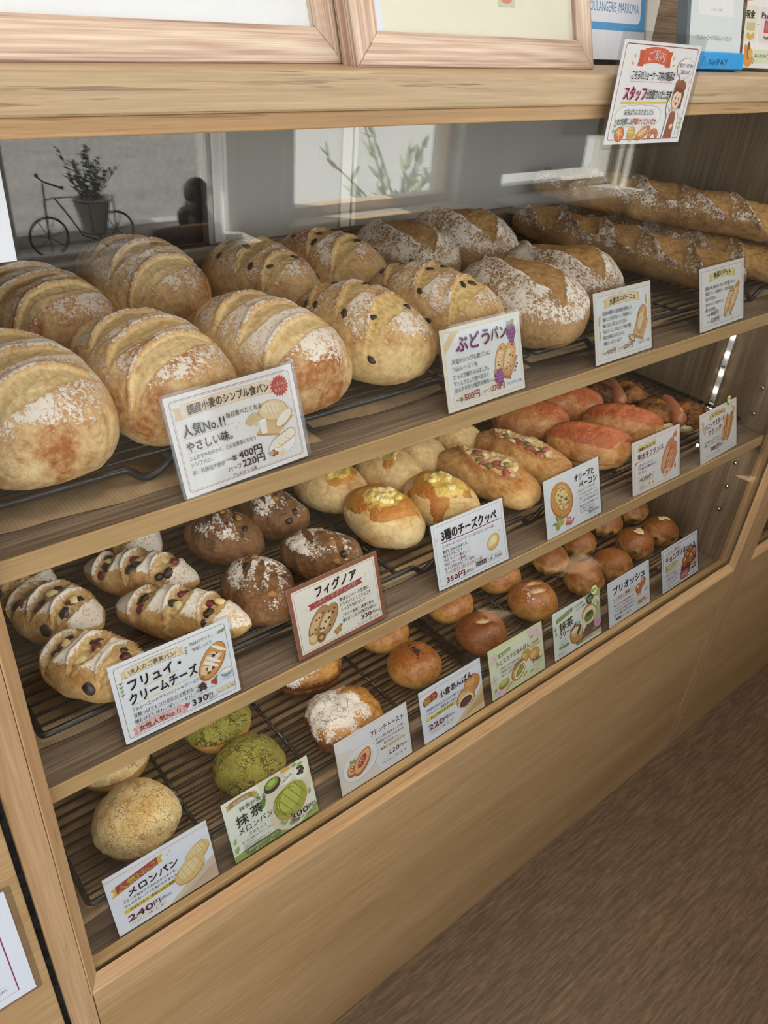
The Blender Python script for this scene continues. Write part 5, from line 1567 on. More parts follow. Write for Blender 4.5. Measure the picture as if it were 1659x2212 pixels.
def T_ment(p):
    p.rect(0, 0, 127, 88, '#f0e4dd'); p.frame(5, 5, 117, 78, 0.4, '#c79a7a', 2.5, '#eeeae8')
    p.poly([(14, 68), (62, 71), (62, 78), (58, 82), (48, 79), (38, 82), (28, 78), (18, 80), (14, 75)], '#ead79a')
    p.text('悪魔の仕上げだ!', 18, 70.4, 5.4, '#6d4a24', 42, 0.02, rot=3); p.text('明太子フランス', 15, 57, 9.6, '#a13a5c', 66, 0.035, rot=2); p.line([(10, 52), (30, 55), (70, 57)], 1.2, '#e2a168'); p.poly([(6, 47), (12, 52), (11, 55), (7, 52)], '#e2884c')
    for i, (s, w_) in enumerate((('人気のフランスパンに', 38), ('辛子明太子の特製バターを', 47), ('ぬりました', 20))):
        p.text(s, 15, 45 - 6 * i, 4.8, DK_, w_, 0.014)
    p.frame(12, 17.5, 42, 11, 0.4, '#d9a97a', 3, '#f0e9df'); p.text('1個', 16, 20, 6, BR, 10, 0.012); p.text('350円', 27, 19.6, 9, BR, 24, 0.012)
    p.frame(14, 6.5, 44, 9.5, 0.3, '#d9b48c', 2, '#f0e9df'); p.text('アレルゲン', 17, 11.4, 3.4, BR, 14); p.text('小麦・乳・卵', 17, 7.6, 3.6, BR, 20); p.dots([(44, 11), (52, 10.6)], 2.6, '#e2b06a')
    p.loaf(93, 44, 30, 13, 62, 0, '#d98f62', '#a8562f', '#e8b184'); p.loaf(103, 38, 27, 12, 62, 0, '#d98f62', '#a8562f', '#e8b184')
    for v in (-5, 0, 5):
        p.line([p.at(98, 41, 62, -20, v), p.at(98, 41, 62, 22, v)], 1.2, '#a9462a')
    p.ell(90, 17, 11, 6.5, '#e8bd8c', 20); p.ell(90, 17, 8.4, 4.4, '#f3dcb8', 20); p.ell(90, 17, 5.4, 2.4, '#d9704c', 20)
    for x, y, s in ((110, 74, 1.0), (116, 76, 1.3), (113, 22, 1.0)):
        p.poly([(x, y - 6 * s), (x + 3 * s, y - 2 * s), (x + 1.2 * s, y + 6 * s), (x, y + 1 * s), (x - 2 * s, y + 3 * s), (x - 2.6 * s, y - 3 * s)], '#e08a4c')
def T_honey(p):
    p.rect(0, 0, 127, 88, '#f1e6dd'); p.frame(5, 5, 117, 78, 0.4, '#c7a07a', 2, '#efebe7')
    p.ribbon(36, 72, 48, 8, '#efd391', '#d9ab58', '#e3b35c', 1.2, 4); p.text('食べ応えMAX!', 40, 74, 5.2, '#8a5a20', 40, 0.016, arch=1.2)
    p.text('ハニーマスタード', 18, 57, 11, '#a13a4c', 66, 0.03, rot=2); p.text('フランク', 26, 44.5, 11, '#a13a4c', 46, 0.03, rot=2); p.line([(22, 41.5), (78, 43)], 0.5, '#dfc49a')
    p.text('食べ応えのあるフランクに', 14, 33, 4.4, DK_, 56, 0.012); p.text('特製ハニーマスタードで仕上げ', 14, 27.4, 4.4, DK_, 58, 0.012)
    p.text('380円', 34, 15.4, 10, '#a13a4c', 34, 0.03); p.text('(税込)', 69, 17, 4, DK_, 10); p.text('アレルゲン：小麦・乳・卵', 18, 8, 3.8, BR, 46)
    for x, y in ((11, 62), (15, 54), (10, 70), (112, 76), (118, 70), (114, 64)):
        p.ell(x, y, 3.6, 4.2, '#e5b877', 20); p.ell(x - 0.6, y + 0.6, 2.2, 2.6, '#f0d2a0', 20)
    p.poly([(72, 26), (94, 18), (118, 56), (98, 60)], '#d9a474')
    for x in (86, 102):
        p.loaf(x, 45, 24, 8, 68, 0, '#e2aa5c', '#a8632c', '#efc98a'); p.ell(x + 1, 46, 23, 3.6, '#b5573a', 68); p.line([p.at(x, 46, 68, -18, 1), p.at(x, 46, 68, -6, -2), p.at(x, 46, 68, 4, 2), p.at(x, 46, 68, 16, -1)], 1.3, '#efcf5c')
def T_melon(p):
    p.rect(0, 0, 127, 88, '#e9edf5'); p.rect(0, 81.5, 127, 1.0, '#d9b58c'); p.rect(0, 79.6, 127, 0.5, '#e6d2ba')
    p.poly([(60, 0), (127, 0), (127, 34), (104, 26)], '#d9c5ae'); p.poly([(70, 0), (127, 0), (127, 22)], '#c9b197'); p.line([(90, 0), (127, 26)], 0.4, '#a88e74')
    p.poly([(9, 57), (63, 67.5), (68, 67), (66, 71.5), (70, 78), (63, 77.5), (12, 69), (5, 68), (8, 63), (4, 56)], '#e0b23f'); p.poly([(11, 58.6), (62, 66.6), (62, 78), (11, 70)], '#a93a3a')
    p.text('人気No.2', 13, 60.6, 10, '#f2d65c', 48, 0.05, rot=9); p.text('メロンパン', 22, 47.5, 11.5, '#4e2a22', 62, 0.05, rot=4)
    p.text('バターが香るサクホロのクッキーを、', 14, 41, 4.6, DK_, 66, 0.008, rot=2); p.text('ほんのり甘いパン生地にのせました♪', 14, 34.6, 4.6, DK_, 67, 0.008, rot=2)
    p.poly([(12, 25.4), (80, 28), (80, 33.4), (12, 31)], '#ecd04a'); p.text('外はカリカリ、中はふんわり食感!', 19, 27.2, 4.4, '#3a3328', 56, 0.016, rot=2)
    p.text('240', 14, 13, 12, '#9b2f48', 30, 0.045); p.text('円', 45, 14.4, 8, '#9b2f48', 8, 0.02); p.text('(税込)', 54, 16, 4.6, DK_, 13); p.frame(14, 5.6, 44, 6, 0.35, '#cbb084', 0.4, '#efefe9'); p.text('アレルゲン：小麦・乳・卵', 16, 7.2, 3.8, BR, 39)
    for cx, cy, rx, ry in ((108, 52, 18, 12), (95, 34, 21, 15)):
        p.ell(cx, cy - 1.4, rx, ry, '#c99452', 28); p.ell(cx, cy, rx * 0.98, ry * 0.93, '#e9c682', 28); p.ell(cx - 2, cy + 2, rx * 0.7, ry * 0.6, '#f2dda6', 28)
        for i in range(-2, 3):
            p.line([p.at(cx, cy, 28, i * rx * 0.36 - 2, -ry * 0.75), p.at(cx, cy, 28, i * rx * 0.36 + 2, ry * 0.75)], 0.5, '#c9a060'); p.line([p.at(cx, cy, 28, -rx * 0.8, i * ry * 0.34), p.at(cx, cy, 28, rx * 0.8, i * ry * 0.34)], 0.5, '#c9a060')
    for x, y in ((16, 45), (74, 73), (78, 76), (80, 24)):
        p.sparkle(x, y, 2.2, '#e0bc6a')
def T_matcham(p):
    p.rect(0, 0, 127, 88, '#e6eadb'); p.poly([(60, 0), (95, 0), (127, 50), (127, 72), (75, 88), (52, 88)], '#dfd7bd'); p.poly([(0, 0), (80, 0), (64, 9), (34, 12), (0, 9)], '#8fa34a'); p.poly([(98, 0), (127, 0), (127, 16)], '#9fb25a')
    p.ribbon(10, 76, 33, 8, '#a8834a', None, '#c9a05a', 1.5, 5); p.text('期間限定', 15, 78, 5.6, '#f6efdc', 23, 0.014, arch=1.2)
    p.text('抹茶が香る', 21, 66.5, 7.2, '#2c3a33', 38, 0.008); p.text('抹', 13, 47, 17, '#23382f', 17, 0.02); p.text('茶', 34, 50, 17, '#23382f', 17, 0.02); p.text('メロンパン', 13, 35, 10.4, '#23382f', 50, 0.016, rot=2)
    p.frame(21, 26.4, 33, 7.4, 0.5, '#c9b070', 3, '#f0f0e4'); p.text('大納言入り', 25, 28.3, 5, '#3a4a33', 25, 0.006)
    for i, (s, w_) in enumerate((('香り高い抹茶のビスケット生地と', 45), ('ふんわりパン。', 20), ('上品な甘さの大納言あずきが', 41), ('絶妙なハーモニー。', 27))):
        p.text(s, 14, 21.6 - 4.0 * i, 3.5, '#3d4638', w_, 0.004)
    p.rect(16, 0.8, 52, 10.5, '#5c7a3c', 5); p.text('抹茶の香りとやさしい甘さで', 20, 6.6, 3.6, '#eef0dc', 44, 0.006); p.text('ほっと一息♪', 29, 1.8, 4.6, '#e6dc8c', 28, 0.012)
    p.ell(71, 75, 13, 9.5, '#2f2e2c', 15); p.ell(71, 77.5, 10.5, 6, '#7f9a34', 15); p.ell(71, 79, 6, 3.6, '#a5bd4c', 15)
    p.leaf(48, 50, 20, 9, 60, '#5f8240'); p.leaf(44, 72, 10, 5, 60, '#8fae5c'); p.leaf(44, 72, 9, 5, 20, '#9fba6a')
    p.ell(113, 73, 12.5, 13, '#e3e6c9'); p.ell(113, 73, 9.5, 10.5, '#eef0da')
    for dx, dy in ((0, 0), (3, 4), (-2, 5), (2, -4), (-3, -3), (4, 0), (0, 8)):
        p.ell(113 + dx, 73 + dy, 2.7, 2.4, '#2b2622')
    p.ell(93, 73, 11, 6.5, '#f2f1e6', 20); p.text('中には', 88, 75.4, 3.6, DK_, 11); p.text('大納言あずき!', 84.5, 70, 3.8, '#8a3a40', 17, 0.012, rot=14); p.rect(86, 83, 14, 5, '#d9a23c')
    p.ell(91, 39, 27, 23, '#c89544', 35); p.ell(91.5, 41, 26.5, 21.5, '#a9ad3c', 35); p.ell(90, 44, 20, 15, '#bcbf50', 35)
    for i in range(-2, 3):
        p.arc(91 + i * 2, 40, 26 - abs(i) * 2, 20, 35 + i * 20 + 60, 35 + i * 20 + 180, 0.9, '#7f8426', 10); p.line([p.at(91, 41, 35, i * 9.5 - 1, -19 + abs(i) * 3), p.at(91, 41, 35, i * 9.5 + 1, 19 - abs(i) * 3)], 0.9, '#7f8426')
    p.text('300', 85, 11.5, 12, '#f4f2e6', 27, 0.075); p.text('300', 85, 11.5, 12, '#3a2f2c', 27, 0.03); p.text('円', 113, 13, 7.6, '#3a2f2c', 7.5, 0.02); p.text('税', 121.4, 16.6, 3.6, '#3a2f2c', 3.4); p.text('込', 121.4, 12.4, 3.6, '#3a2f2c', 3.4)
    p.rect(82, 5.6, 15, 4.2, '#5c7a3c', 0.5); p.text('アレルゲン', 83.4, 6.6, 2.9, '#eef0dc', 12); p.text('小麦・乳製品・卵', 98.5, 6.4, 3.4, DK_, 24)
    for x, y, a in ((4, 14, 60), (6, 12, 110), (70, 14, 60), (72, 12, 20), (118, 84, 200), (110, 85, 170), (4, 26, 70), (118, 34, 70)):
        p.leaf(x, y, 9, 4.5, a, '#8fae5c')
def T_french(p):
    p.rect(0, 0, 127, 88, '#eae6e0'); p.poly([(0, 0), (60, 0), (80, 10), (56, 40), (62, 60), (28, 78), (0, 70)], '#e3d9cc'); p.frame(4, 4, 119, 80, 0.3, '#d3c5b0', 1.5, '#e9e9ea')
    p.poly([(4.5, 4.5), (70, 4.5), (58, 30), (40, 60), (4.5, 70)], '#e6ddd2')
    p.text('フレンチトースト', 59, 66, 10.4, '#3b302e', 60, 0.022); p.line([(58, 63), (119, 64)], 0.35, '#b9b2ac')
    p.text('食パンに卵と牛乳をたっぷり浸し、', 66, 55.4, 4.6, DK_, 54, 0.008); p.text('期間限定でいちごジャムをのせ', 67, 48.8, 4.6, DK_, 50, 0.008); p.text('焼きあげました。', 80, 42.4, 4.6, DK_, 26, 0.008)
    p.rect(72, 33.6, 47, 6, '#efe3bd'); p.text('朝食に・おやつにおすすめ', 74, 35, 4.6, '#4b4038', 43, 0.012)
    p.text('220', 85, 21, 10, '#97314c', 20, 0.02); p.text('円', 106, 22.4, 5.6, '#97314c', 5.6, 0.012); p.text('(税込)', 112, 23, 3.8, DK_, 9); p.text('アレルゲン：小麦・乳・卵', 73, 11.6, 4, DK_, 44)
    p.ell(37, 36, 32, 25, '#c9c4bd', 20); p.ell(37, 36.6, 31, 24, '#efeeec', 20); p.ell(37, 36.6, 25, 18, '#e6e4e1', 20)
    for cx, cy, rx, ry, r in ((25, 35, 13, 9, 35), (40, 38, 21, 11, 48)):
        p.ell(cx, cy - 3.4, rx, ry, '#a8622c', r); p.ell(cx, cy, rx, ry, '#c9803c', r); p.ell(cx, cy, rx * 0.88, ry * 0.82, '#e9b877', r); p.ell(cx, cy, rx * 0.55, ry * 0.5, '#b5383c', r); p.dots([(cx - 2, cy + 2), (cx + 3, cy - 1), (cx + 1, cy + 4), (cx - 4, cy - 2)], 1.3, '#f6efe6')
    p.leaf(23, 42, 9, 5, 40, '#7da04a'); p.leaf(23, 42, 8, 5, 110, '#8fae5c')
def T_anpan(p):
    p.rect(0, 0, 127, 88, '#e5ebf5'); p.rect(0, 80, 127, 1.2, '#d9b58c'); p.rect(0, 83, 127, 0.5, '#e2cbb0'); p.poly([(62, 0), (127, 0), (127, 44), (112, 30), (84, 14)], '#dcc49c'); p.poly([(80, 4), (127, 10), (127, 30)], '#cba974')
    p.poly([(8, 60), (34, 64), (36, 70), (33, 77), (9, 73), (6, 66)], '#a9323c'); p.text('極上', 9, 62, 12.5, '#f2cf4c', 25, 0.05, rot=7); p.text('小倉あんぱん', 38, 61, 13, '#3b2a25', 70, 0.03, rot=3)
    p.text('北海道産の粒あんをたっぷり包みました。', 10, 51, 4.8, DK_, 76, 0.008); p.text('くるみ入りで、食感も楽しめます。', 10, 44, 4.8, DK_, 62, 0.008)
    p.poly([(9, 33.8), (70, 36), (70, 42), (9, 40)], '#ead24c'); p.text('あんこ好きにおすすめ!', 17, 35.8, 5, '#3a3328', 46, 0.016, rot=2)
    p.text('220', 11, 19, 12, '#93304a', 30, 0.045); p.text('円', 42, 20.6, 7.6, '#93304a', 7.6, 0.02); p.text('(税込)', 50.5, 22, 4.8, DK_, 13); p.frame(11, 10.6, 50, 6, 0.35, '#cbb084', 0.4, '#eceff0'); p.text('アレルゲン：小麦・乳・卵', 13, 12.2, 4, BR, 44)
    p.bun(105, 53, 18, 15, 25, '#cf8a44', '#94541f', '#e3ae6c'); p.bun(90, 36, 20, 17, 15, '#d99a52', '#94541f', '#e8bd80'); p.ell(89, 30, 16.5, 10.5, '#f1dcb0', 12); p.ell(89, 29.6, 13.4, 7.8, '#4a2730', 12)
    r2 = random.Random(9)
    for i in range(26):
        p.ell(89 + r2.uniform(-11, 11), 29.6 + r2.uniform(-5.5, 5.5), 0.9, 0.7, '#7b4c54', n=8)
    for cx, cy in ((104, 60), (88, 47)):
        p.dots([(cx + r2.uniform(-4, 4), cy + r2.uniform(-2, 2)) for i in range(9)], 0.5, '#20181a')
def flower(p, x, y, r, col='#f0cfd9'):
    for i in range(5):
        a = 2 * math.pi * i / 5 + 0.3
        p.ell(x + r * 0.62 * math.cos(a), y + r * 0.62 * math.sin(a), r * 0.55, r * 0.42, col, math.degrees(a), 14)
    p.ell(x, y, r * 0.22, r * 0.22, '#d98aa0', n=10)
def T_pist(p):
    p.rect(0, 0, 127, 88, '#dfe6b8'); p.ell(64, 46, 62, 38, '#e8ecca'); p.ell(64, 44, 48, 28, '#eef0da')
    p.poly([(22, 66), (50, 69), (50, 76), (22, 73)], '#8fa84a'); p.text('♥春限定！', 25, 68, 5.6, '#f4f6e4', 22, 0.018, rot=5); p.ribbon(20, 53.4, 76, 11.4, '#eef1d6', '#c9cf94', '#dcd98c', 0.5, 5)
    p.text('ピスタチオあんぱん', 23, 55, 10, '#4e5a2c', 70, 0.018, rot=2)
    for i, (s, w_) in enumerate((('国産のピスタチオを贅沢に使用', 44), ('自家製あんで仕上げた特別な一品', 48), ('香ばしさ・上品な甘さがひろがる', 46))):
        p.text(s, 23, 45.6 - 6.4 * i, 4.4, '#4b4a33', w_, 0.012)
    p.ell(107, 57, 16, 8, '#efe9bd'); p.text('数量限定', 99, 58.4, 4, '#8a7a34', 17, 0.014); p.text('売り切れ次第終了', 94, 53, 3.6, '#8a7a34', 26, 0.01)
    p.text('240', 96, 24, 10, '#4e4a2c', 19, 0.014); p.text('円', 115.5, 25, 5, '#4e4a2c', 5); p.text('アレルゲン：小麦・乳・卵', 96, 18, 3, '#6b6a4a', 26)
    p.bun(83, 44, 12, 10, 30, '#dba050', '#a8662c', '#ecc07a'); p.bun(104, 38, 13, 12, 30, '#dba050', '#a8662c', '#ecc07a'); p.dots([(83, 49), (86, 48), (81, 50), (103, 45), (106, 44)], 1.6, '#a8b54c')
    p.bun(64, 27, 20, 14, 38, '#d08f42', '#985622', '#e3b06a'); p.ell(67, 25, 17, 9, '#f2e9c6', 38); p.ell(67, 25, 13.4, 6, '#a3ab44', 38)
    r2 = random.Random(4)
    for i in range(26):
        q = p.at(67, 25, 38, r2.uniform(-12, 12), r2.uniform(-5, 5)); p.ell(q[0], q[1], 1.3, 1.0, ('#c2c56a', '#8a9434')[i % 2], n=9)
    p.ell(28, 18, 13, 7, '#a8794c', 10); p.ell(28, 21, 12, 5, '#b9bf5c', 10); p.ell(28, 23, 8, 3.4, '#cdd07c', 10)
    for x, y in ((38, 9), (44, 12), (33, 6), (76, 12), (80, 14)):
        p.ell(x, y, 4, 2.6, '#d8c492', 30); p.ell(x, y, 2.4, 1.2, '#9aa84c', 30)
    for x, y, r in ((112, 78, 8), (98, 80, 6), (12, 70, 7), (8, 34, 5), (14, 8, 7), (24, 4, 4), (118, 66, 5), (108, 8, 5)):
        flower(p, x, y, r)
    for x, y, a in ((104, 72, 200), (16, 62, 300), (6, 12, 60), (90, 10, 20)):
        p.leaf(x, y, 8, 4, a, '#9ab558')
def T_mcream(p):
    p.rect(0, 0, 127, 88, '#e9efe6'); p.poly([(84, 88), (127, 88), (127, 14), (100, 34), (96, 60)], '#b7c48a'); p.poly([(60, 4), (127, 4), (127, 30), (90, 36)], '#6d5238'); p.poly([(60, 4), (127, 4), (127, 12), (70, 10)], '#d8cda0')
    p.poly([(9, 66), (52, 74), (52, 82), (9, 74)], '#7a9a48'); p.text('ほろ苦〜まろやか', 12, 68.6, 5.6, '#f1f4e2', 37, 0.014, rot=9)
    p.text('ふんわり生地に', 56, 77, 4.6, '#3d463a', 26, 0.01, rot=5); p.text('とろ〜り濃厚!', 62, 70, 4.6, '#3d463a', 26, 0.01, rot=5)
    p.text('抹茶', 16, 49, 18, '#3f5a34', 36, 0.03, rot=4); p.text('クリームパン', 14, 36, 12, '#23301f', 56, 0.028, rot=6)
    p.text('とろ〜り', 14, 28, 4.4, '#5c8a3c', 16, 0.012, rot=6); p.text('なめらか', 17, 22.6, 4.4, '#5c8a3c', 16, 0.012, rot=6); p.rect(12, 15.4, 26, 5.4, '#6d9a4c', 1); p.text('抹茶クリーム', 14.5, 16.9, 3.8, '#f1f4e2', 21)
    p.rect(6, 3, 48, 10.6, '#f3f4f6'); p.text('ふわふわのパンに、', 8, 10, 3, DK_, 28); p.text('濃厚な抹茶クリームを', 8, 6.6, 3, '#8a7a2c', 32); p.text('とじこめました。', 8, 3.4, 3, DK_, 26)
    p.ell(96, 52, 21, 19, '#c98a44', 20); p.ell(95, 49, 19, 16, '#f1e6c0', 15); p.ell(95, 47, 13, 9.5, '#6f8a34', 10); p.ell(96, 52, 10, 4, '#39451f', 10)
    p.bun(59, 28, 18, 18, 0, '#cf8f48', '#97561f', '#e6b87c'); p.ell(66, 33, 9.5, 3.6, '#3f5a26', 62); p.ell(71, 29, 9, 2.2, '#f1e6c0', 62); p.ell(56, 36, 9, 5, '#efe3d0', 20)
    p.ell(99, 78, 9.6, 9.6, '#3f5a2c'); p.text('宇治抹茶', 99, 78.6, 4, '#f1f4e2', 15, 0.012, align='c'); p.text('使用', 99, 73.6, 4, '#f1f4e2', 8, 0.012, align='c'); p.ell(114, 69, 10.5, 8, '#eef0c4')
    for i in range(3):
        p.line([(108, 71.5 - i * 2.6), (120, 71.9 - i * 2.6)], 0.8, '#9aa05c')
    p.text('240', 76, 15, 12, '#f6f2e6', 27, 0.06); p.text('240', 76, 15, 12, '#33261c', 27, 0.03); p.text('円', 103.6, 16, 6.4, '#f6f2e6', 6.4, 0.02); p.ell(117, 27, 9.4, 9.4, '#e8a8c9')
    for i in range(3):
        p.line([(111.5, 29.6 - i * 2.6), (122.5, 30 - i * 2.6)], 0.8, '#c4639a')
    p.rect(56, 6, 18, 4.6, '#5c7a3c', 0.6); p.text('アレルゲン', 58, 7.2, 3, '#f1f4e2', 14); p.text('小麦・乳・卵', 77, 7, 3.6, '#4a3a2a', 22, 0.01)
    for x, y, a in ((104, 84, 60), (112, 82, 100), (118, 60, 80), (6, 44, 80), (4, 54, 60), (110, 60, 120)):
        p.leaf(x, y, 9, 4.6, a, '#8fae5c')
def T_brio(p):
    p.frame(4, 4, 119, 80, 0.5, '#cdbb92', 3, '#e8edf4')
    p.text('ブリオッシュ', 15, 60, 16.5, '#2c2724', 98, 0.055, rot=2); p.text('リッチなご褒美パン!', 15, 46.4, 7, '#c9603c', 66, 0.022, rot=2); p.line([(14, 43.6), (82, 46)], 1.4, '#efc94c')
    for i, (s, w_, c) in enumerate((('卵とバターを贅沢に使った', 58, DK_), ('ふんわりしっとり菓子パン。', 62, '#a8406c'), ('ケーキのような豊かな味わいと', 64, '#a8406c'), ('香りをお楽しみいただけます。', 61, DK_))):
        p.text(s, 15, 35.4 - 6.6 * i, 5, c, w_, 0.014)
    p.rect(19, 6.4, 17, 5, '#3a3634', 1); p.text('アレルゲン', 21, 7.8, 3, '#f1f1f1', 13); p.text('小麦・乳製品・卵', 39, 7.6, 3.6, DK_, 28)
    for cx, cy, r in ((107, 53, 8.5), (93, 43, 11)):
        p.poly([(cx - r * 0.9, cy), (cx + r * 0.9, cy), (cx + r * 0.62, cy - r * 1.3), (cx - r * 0.62, cy - r * 1.3)], '#e3b06a'); p.ell(cx, cy, r, r * 0.9, '#b5602a'); p.ell(cx, cy + 0.6, r * 0.9, r * 0.78, '#c9743a'); p.ell(cx - r * 0.3, cy + r * 0.35, r * 0.2, r * 0.28, '#f4e3cc')
        for i in range(-1, 2):
            p.line([(cx + i * r * 0.5, cy - r * 0.5), (cx + i * r * 0.36, cy - r * 1.3)], 0.5, '#c08a4a')
    p.rect(86, 8, 34, 15, '#f1e8d4', 3); p.text('140円', 88, 11, 11, '#c24a3c', 24, 0.03); p.text('(税込)', 113, 12, 3.4, '#c24a3c', 7)
    p.line([(112, 34), (121, 34.6)], 1.2, '#8a8480'); p.line([(110, 31), (121, 31.6)], 1.2, '#8a8480'); p.rays(10, 76, 130, '#b9b2a2'); p.rays(118, 74, 50, '#b9b2a2')
def T_choco(p):
    p.frame(4, 4, 119, 80, 0.9, '#3b3836', 4, '#e8ecf3')
    p.poly([(62, 6), (121, 14), (121, 58), (96, 64), (76, 50), (66, 30)], '#3a2a26'); p.poly([(96, 16), (121, 24), (121, 34), (100, 26)], '#d9a45c')
    p.text('リッチなご褒美パン', 14, 73.4, 6.6, '#c44a5c', 52, 0.018, rot=2); p.line([(14, 71), (66, 72.6)], 1.2, '#efc94c'); p.text('チョコブリオッシュ', 13, 57.4, 14, '#2c2724', 104, 0.05, rot=2)
    p.rect(10, 38, 46, 16, '#efe9b9', 2); p.text('卵とバターを贅沢に使った', 12, 48.6, 4.6, DK_, 42, 0.016); p.text('生地にチョコを入れて', 12, 43.4, 4.6, DK_, 36, 0.016); p.text('焼き上げました。', 12, 38.6, 4.6, '#c4603c', 28, 0.016)
    p.text('濃厚なチョコの味わいと', 12, 30.6, 4.4, '#54508a', 38, 0.014); p.text('ふわっとした食感、', 12, 25.4, 4.4, '#c43c7c', 38, 0.016); p.text('豊かな風味をお楽しみください', 12, 20.2, 4.4, '#54508a', 42, 0.014); p.text('アーモンドのトッピングで', 12, 13.6, 4, DK_, 38, 0.012); p.text('香ばしさをプラス', 14, 8.8, 4, '#a5843c', 30, 0.012)
    for cx, cy, r in ((84, 54, 8), (101, 57, 9), (113, 48, 9), (79, 38, 11), (99, 40, 11.5), (90, 48, 8)):
        p.ell(cx, cy, r, r * 1.05, '#8f4a26'); p.ell(cx - 0.6, cy + 0.8, r * 0.86, r * 0.86, '#b8683a'); p.ell(cx, cy + r * 0.35, r * 0.45, r * 0.3, '#e8c99a', 20); p.dots([(cx - r * 0.5, cy - r * 0.3), (cx + r * 0.4, cy - r * 0.45), (cx + r * 0.1, cy + r * 0.1)], 1.1, '#2f1914')
    p.rect(60, 5.6, 32, 17, '#c9404c', 8); p.text('160', 64, 9, 11.6, '#fbeef0', 19, 0.045); p.text('円', 84.4, 12.4, 4.8, '#fbeef0', 4.8); p.text('(税込)', 83.4, 8.6, 3, '#fbeef0', 7)
    p.rect(95, 6, 26, 14, '#e8ecf3', 1); p.rect(99, 14.6, 18, 4, '#2c2724', 2); p.text('小麦・乳製品・卵', 97, 9.6, 3.6, DK_, 22)
    p.rays(114, 78, 60, '#d9c98c'); p.rays(60, 60, 120, '#b9c4d9', 3)

SPECS = [
 ('simple', 0.3103, 0.034, 1.1302, 1.5, 17.3, 1.5, T_simple, 'white price card reading 400 yen for the plain white loaves, with red starburst', '#f1efee', True),
 ('raisin', 0.6174, 0.034, 1.1302, 2.0, 19.0, -0.3, T_raisin, 'cream card with large purple lettering and grapes for the raisin bread', '#f4e8d4', True),
 ('campagne', 0.8716, 0.034, 1.1302, 2.0, 18.5, -0.8, T_camp, 'cream card with wheat ears and a ribbon title for the barley loaf', '#f2e8dc', True),
 ('baguette', 1.1105, 0.034, 1.1302, 2.0, 18.5, 0.0, T_bag, 'cream baguette card cut off by the right picture edge', '#efe9e2', True),
 ('fruit', 0.2270, 0.034, 0.8712, -0.5, 14.7, 0.0, T_fruit, 'white card with pink ribbon and berries for the fruit cream cheese bread', '#eef1f5', False),
 ('fig', 0.4294, 0.034, 0.8716, 0.9, 17.7, 0.6, T_fig, 'brown-bordered card with figs and a red banner', '#efe7d8', True),
 ('cheese', 0.6450, 0.034, 0.8710, -1.0, 20.5, 0.1, T_cheese, 'white 350 yen card for three-cheese rolls with a pink underline', '#ecf0f7', True),
 ('olive', 0.8531, 0.034, 0.8700, 1.4, 18.5, 0.5, T_olive, 'white card with green olives and a big golden bread picture', '#ebeff2', True),
 ('ment', 1.0609, 0.034, 0.8695, -1.0, 17.3, 0.6, T_ment, 'pinkish card with flames for the spicy roe bread', '#f0e4dd', True),
 ('honey', 1.2491, 0.034, 0.8700, 2.5, 18.5, 0.6, T_honey, 'pinkish card with two sausage breads and a yellow speech badge on top', '#f1e6dd', True),
 ('melon', 0.1826, 0.0285, 0.5805, -0.4, 13.9, 1.2, T_melon, 'pale blue card with a red No.2 ribbon for the melon bread', '#e9edf5', False),
 ('matcham', 0.3337, 0.0285, 0.5815, 0.4, 20.0, 0.6, T_matcham, 'green card with a large green melon bread picture', '#e6eadb', False),
 ('french', 0.5003, 0.0285, 0.5800, 0.1, 16.0, 0.9, T_french, 'pale card with french toast slices on a round white plate', '#eae6e0', False),
 ('anpan', 0.6518, 0.0285, 0.5805, 0.5, 17.9, 0.2, T_anpan, 'pale blue card with a cut bean bun picture and yellow stripe', '#e5ebf5', False),
 ('pist', 0.7963, 0.0285, 0.5815, 0.4, 19.0, 0.0, T_pist, 'yellow-green card with pink blossoms for the pistachio bun', '#dfe6b8', False),
 ('mcream', 0.9481, 0.0285, 0.5815, 0.1, 18.5, -0.3, T_mcream, 'green and white matcha cream card with a round NEW badge', '#e9efe6', False),
 ('brioche', 1.0976, 0.0285, 0.5805, 0.8, 18.1, 0.3, T_brio, 'white 140 yen brioche card with bold black title', '#e8edf4', False),
 ('choco', 1.2630, 0.0285, 0.5830, 1.2, 19.0, 0.0, T_choco, 'white 160 yen card with dark brown picture and red price bubble', '#e8ecf3', False),
]
CARDS = {}
for nm, x, y, z, yaw, tilt, roll, fn, lab, pap, st in SPECS:
    CARDS[nm] = card('price_card', lab, (x, y, z + (0.0008 if st else 0.0015)), tilt, yaw, fn, paper=pap, roll=roll, stand=st, margin=(3, 3, 0.8, 3))
def badge(root, x, z, s, txt):
    p = Print()
    n = 30
    pts = [(1.08 * s * math.cos(2 * math.pi * i / n), s * math.sin(2 * math.pi * i / n)) for i in range(n)]
    k = 0
    out = []
    for i, q in enumerate(pts):
        out.append(q)
        if i == 22:
            out.append((-0.15 * s, -1.5 * s))
    g = G()
    g.loft([((x + a) * 0.001, -0.0023, (z + b) * 0.001) for a, b in out], [((x + a) * 0.001, -0.0017, (z + b) * 0.001) for a, b in out])
    b = obj('speech_badge', g, plain('#3d4030', 0.5), root)
    b['label'] = 'yellow speech badge'
    p.poly([(x + a * 0.9, z + b_ * 0.9) for a, b_ in out], '#dde58c')
    p.text(txt, x, z - s * 0.32, s * 0.95, '#2d3024', 1.65 * s, 0.03, align='c')
    for nm, tgt in (('badge_face', p.pic), ('badge_lettering', p.let)):
        me = bpy.data.meshes.new(nm)
        me.from_pydata([(a, b_ - 0.0024, c) for a, b_, c in tgt[0].v], [], tgt[0].f)
        link(nm, me, inkset(tgt), b)
badge(CARDS['honey'], 33, 92, 7.0, 'おすすめ')
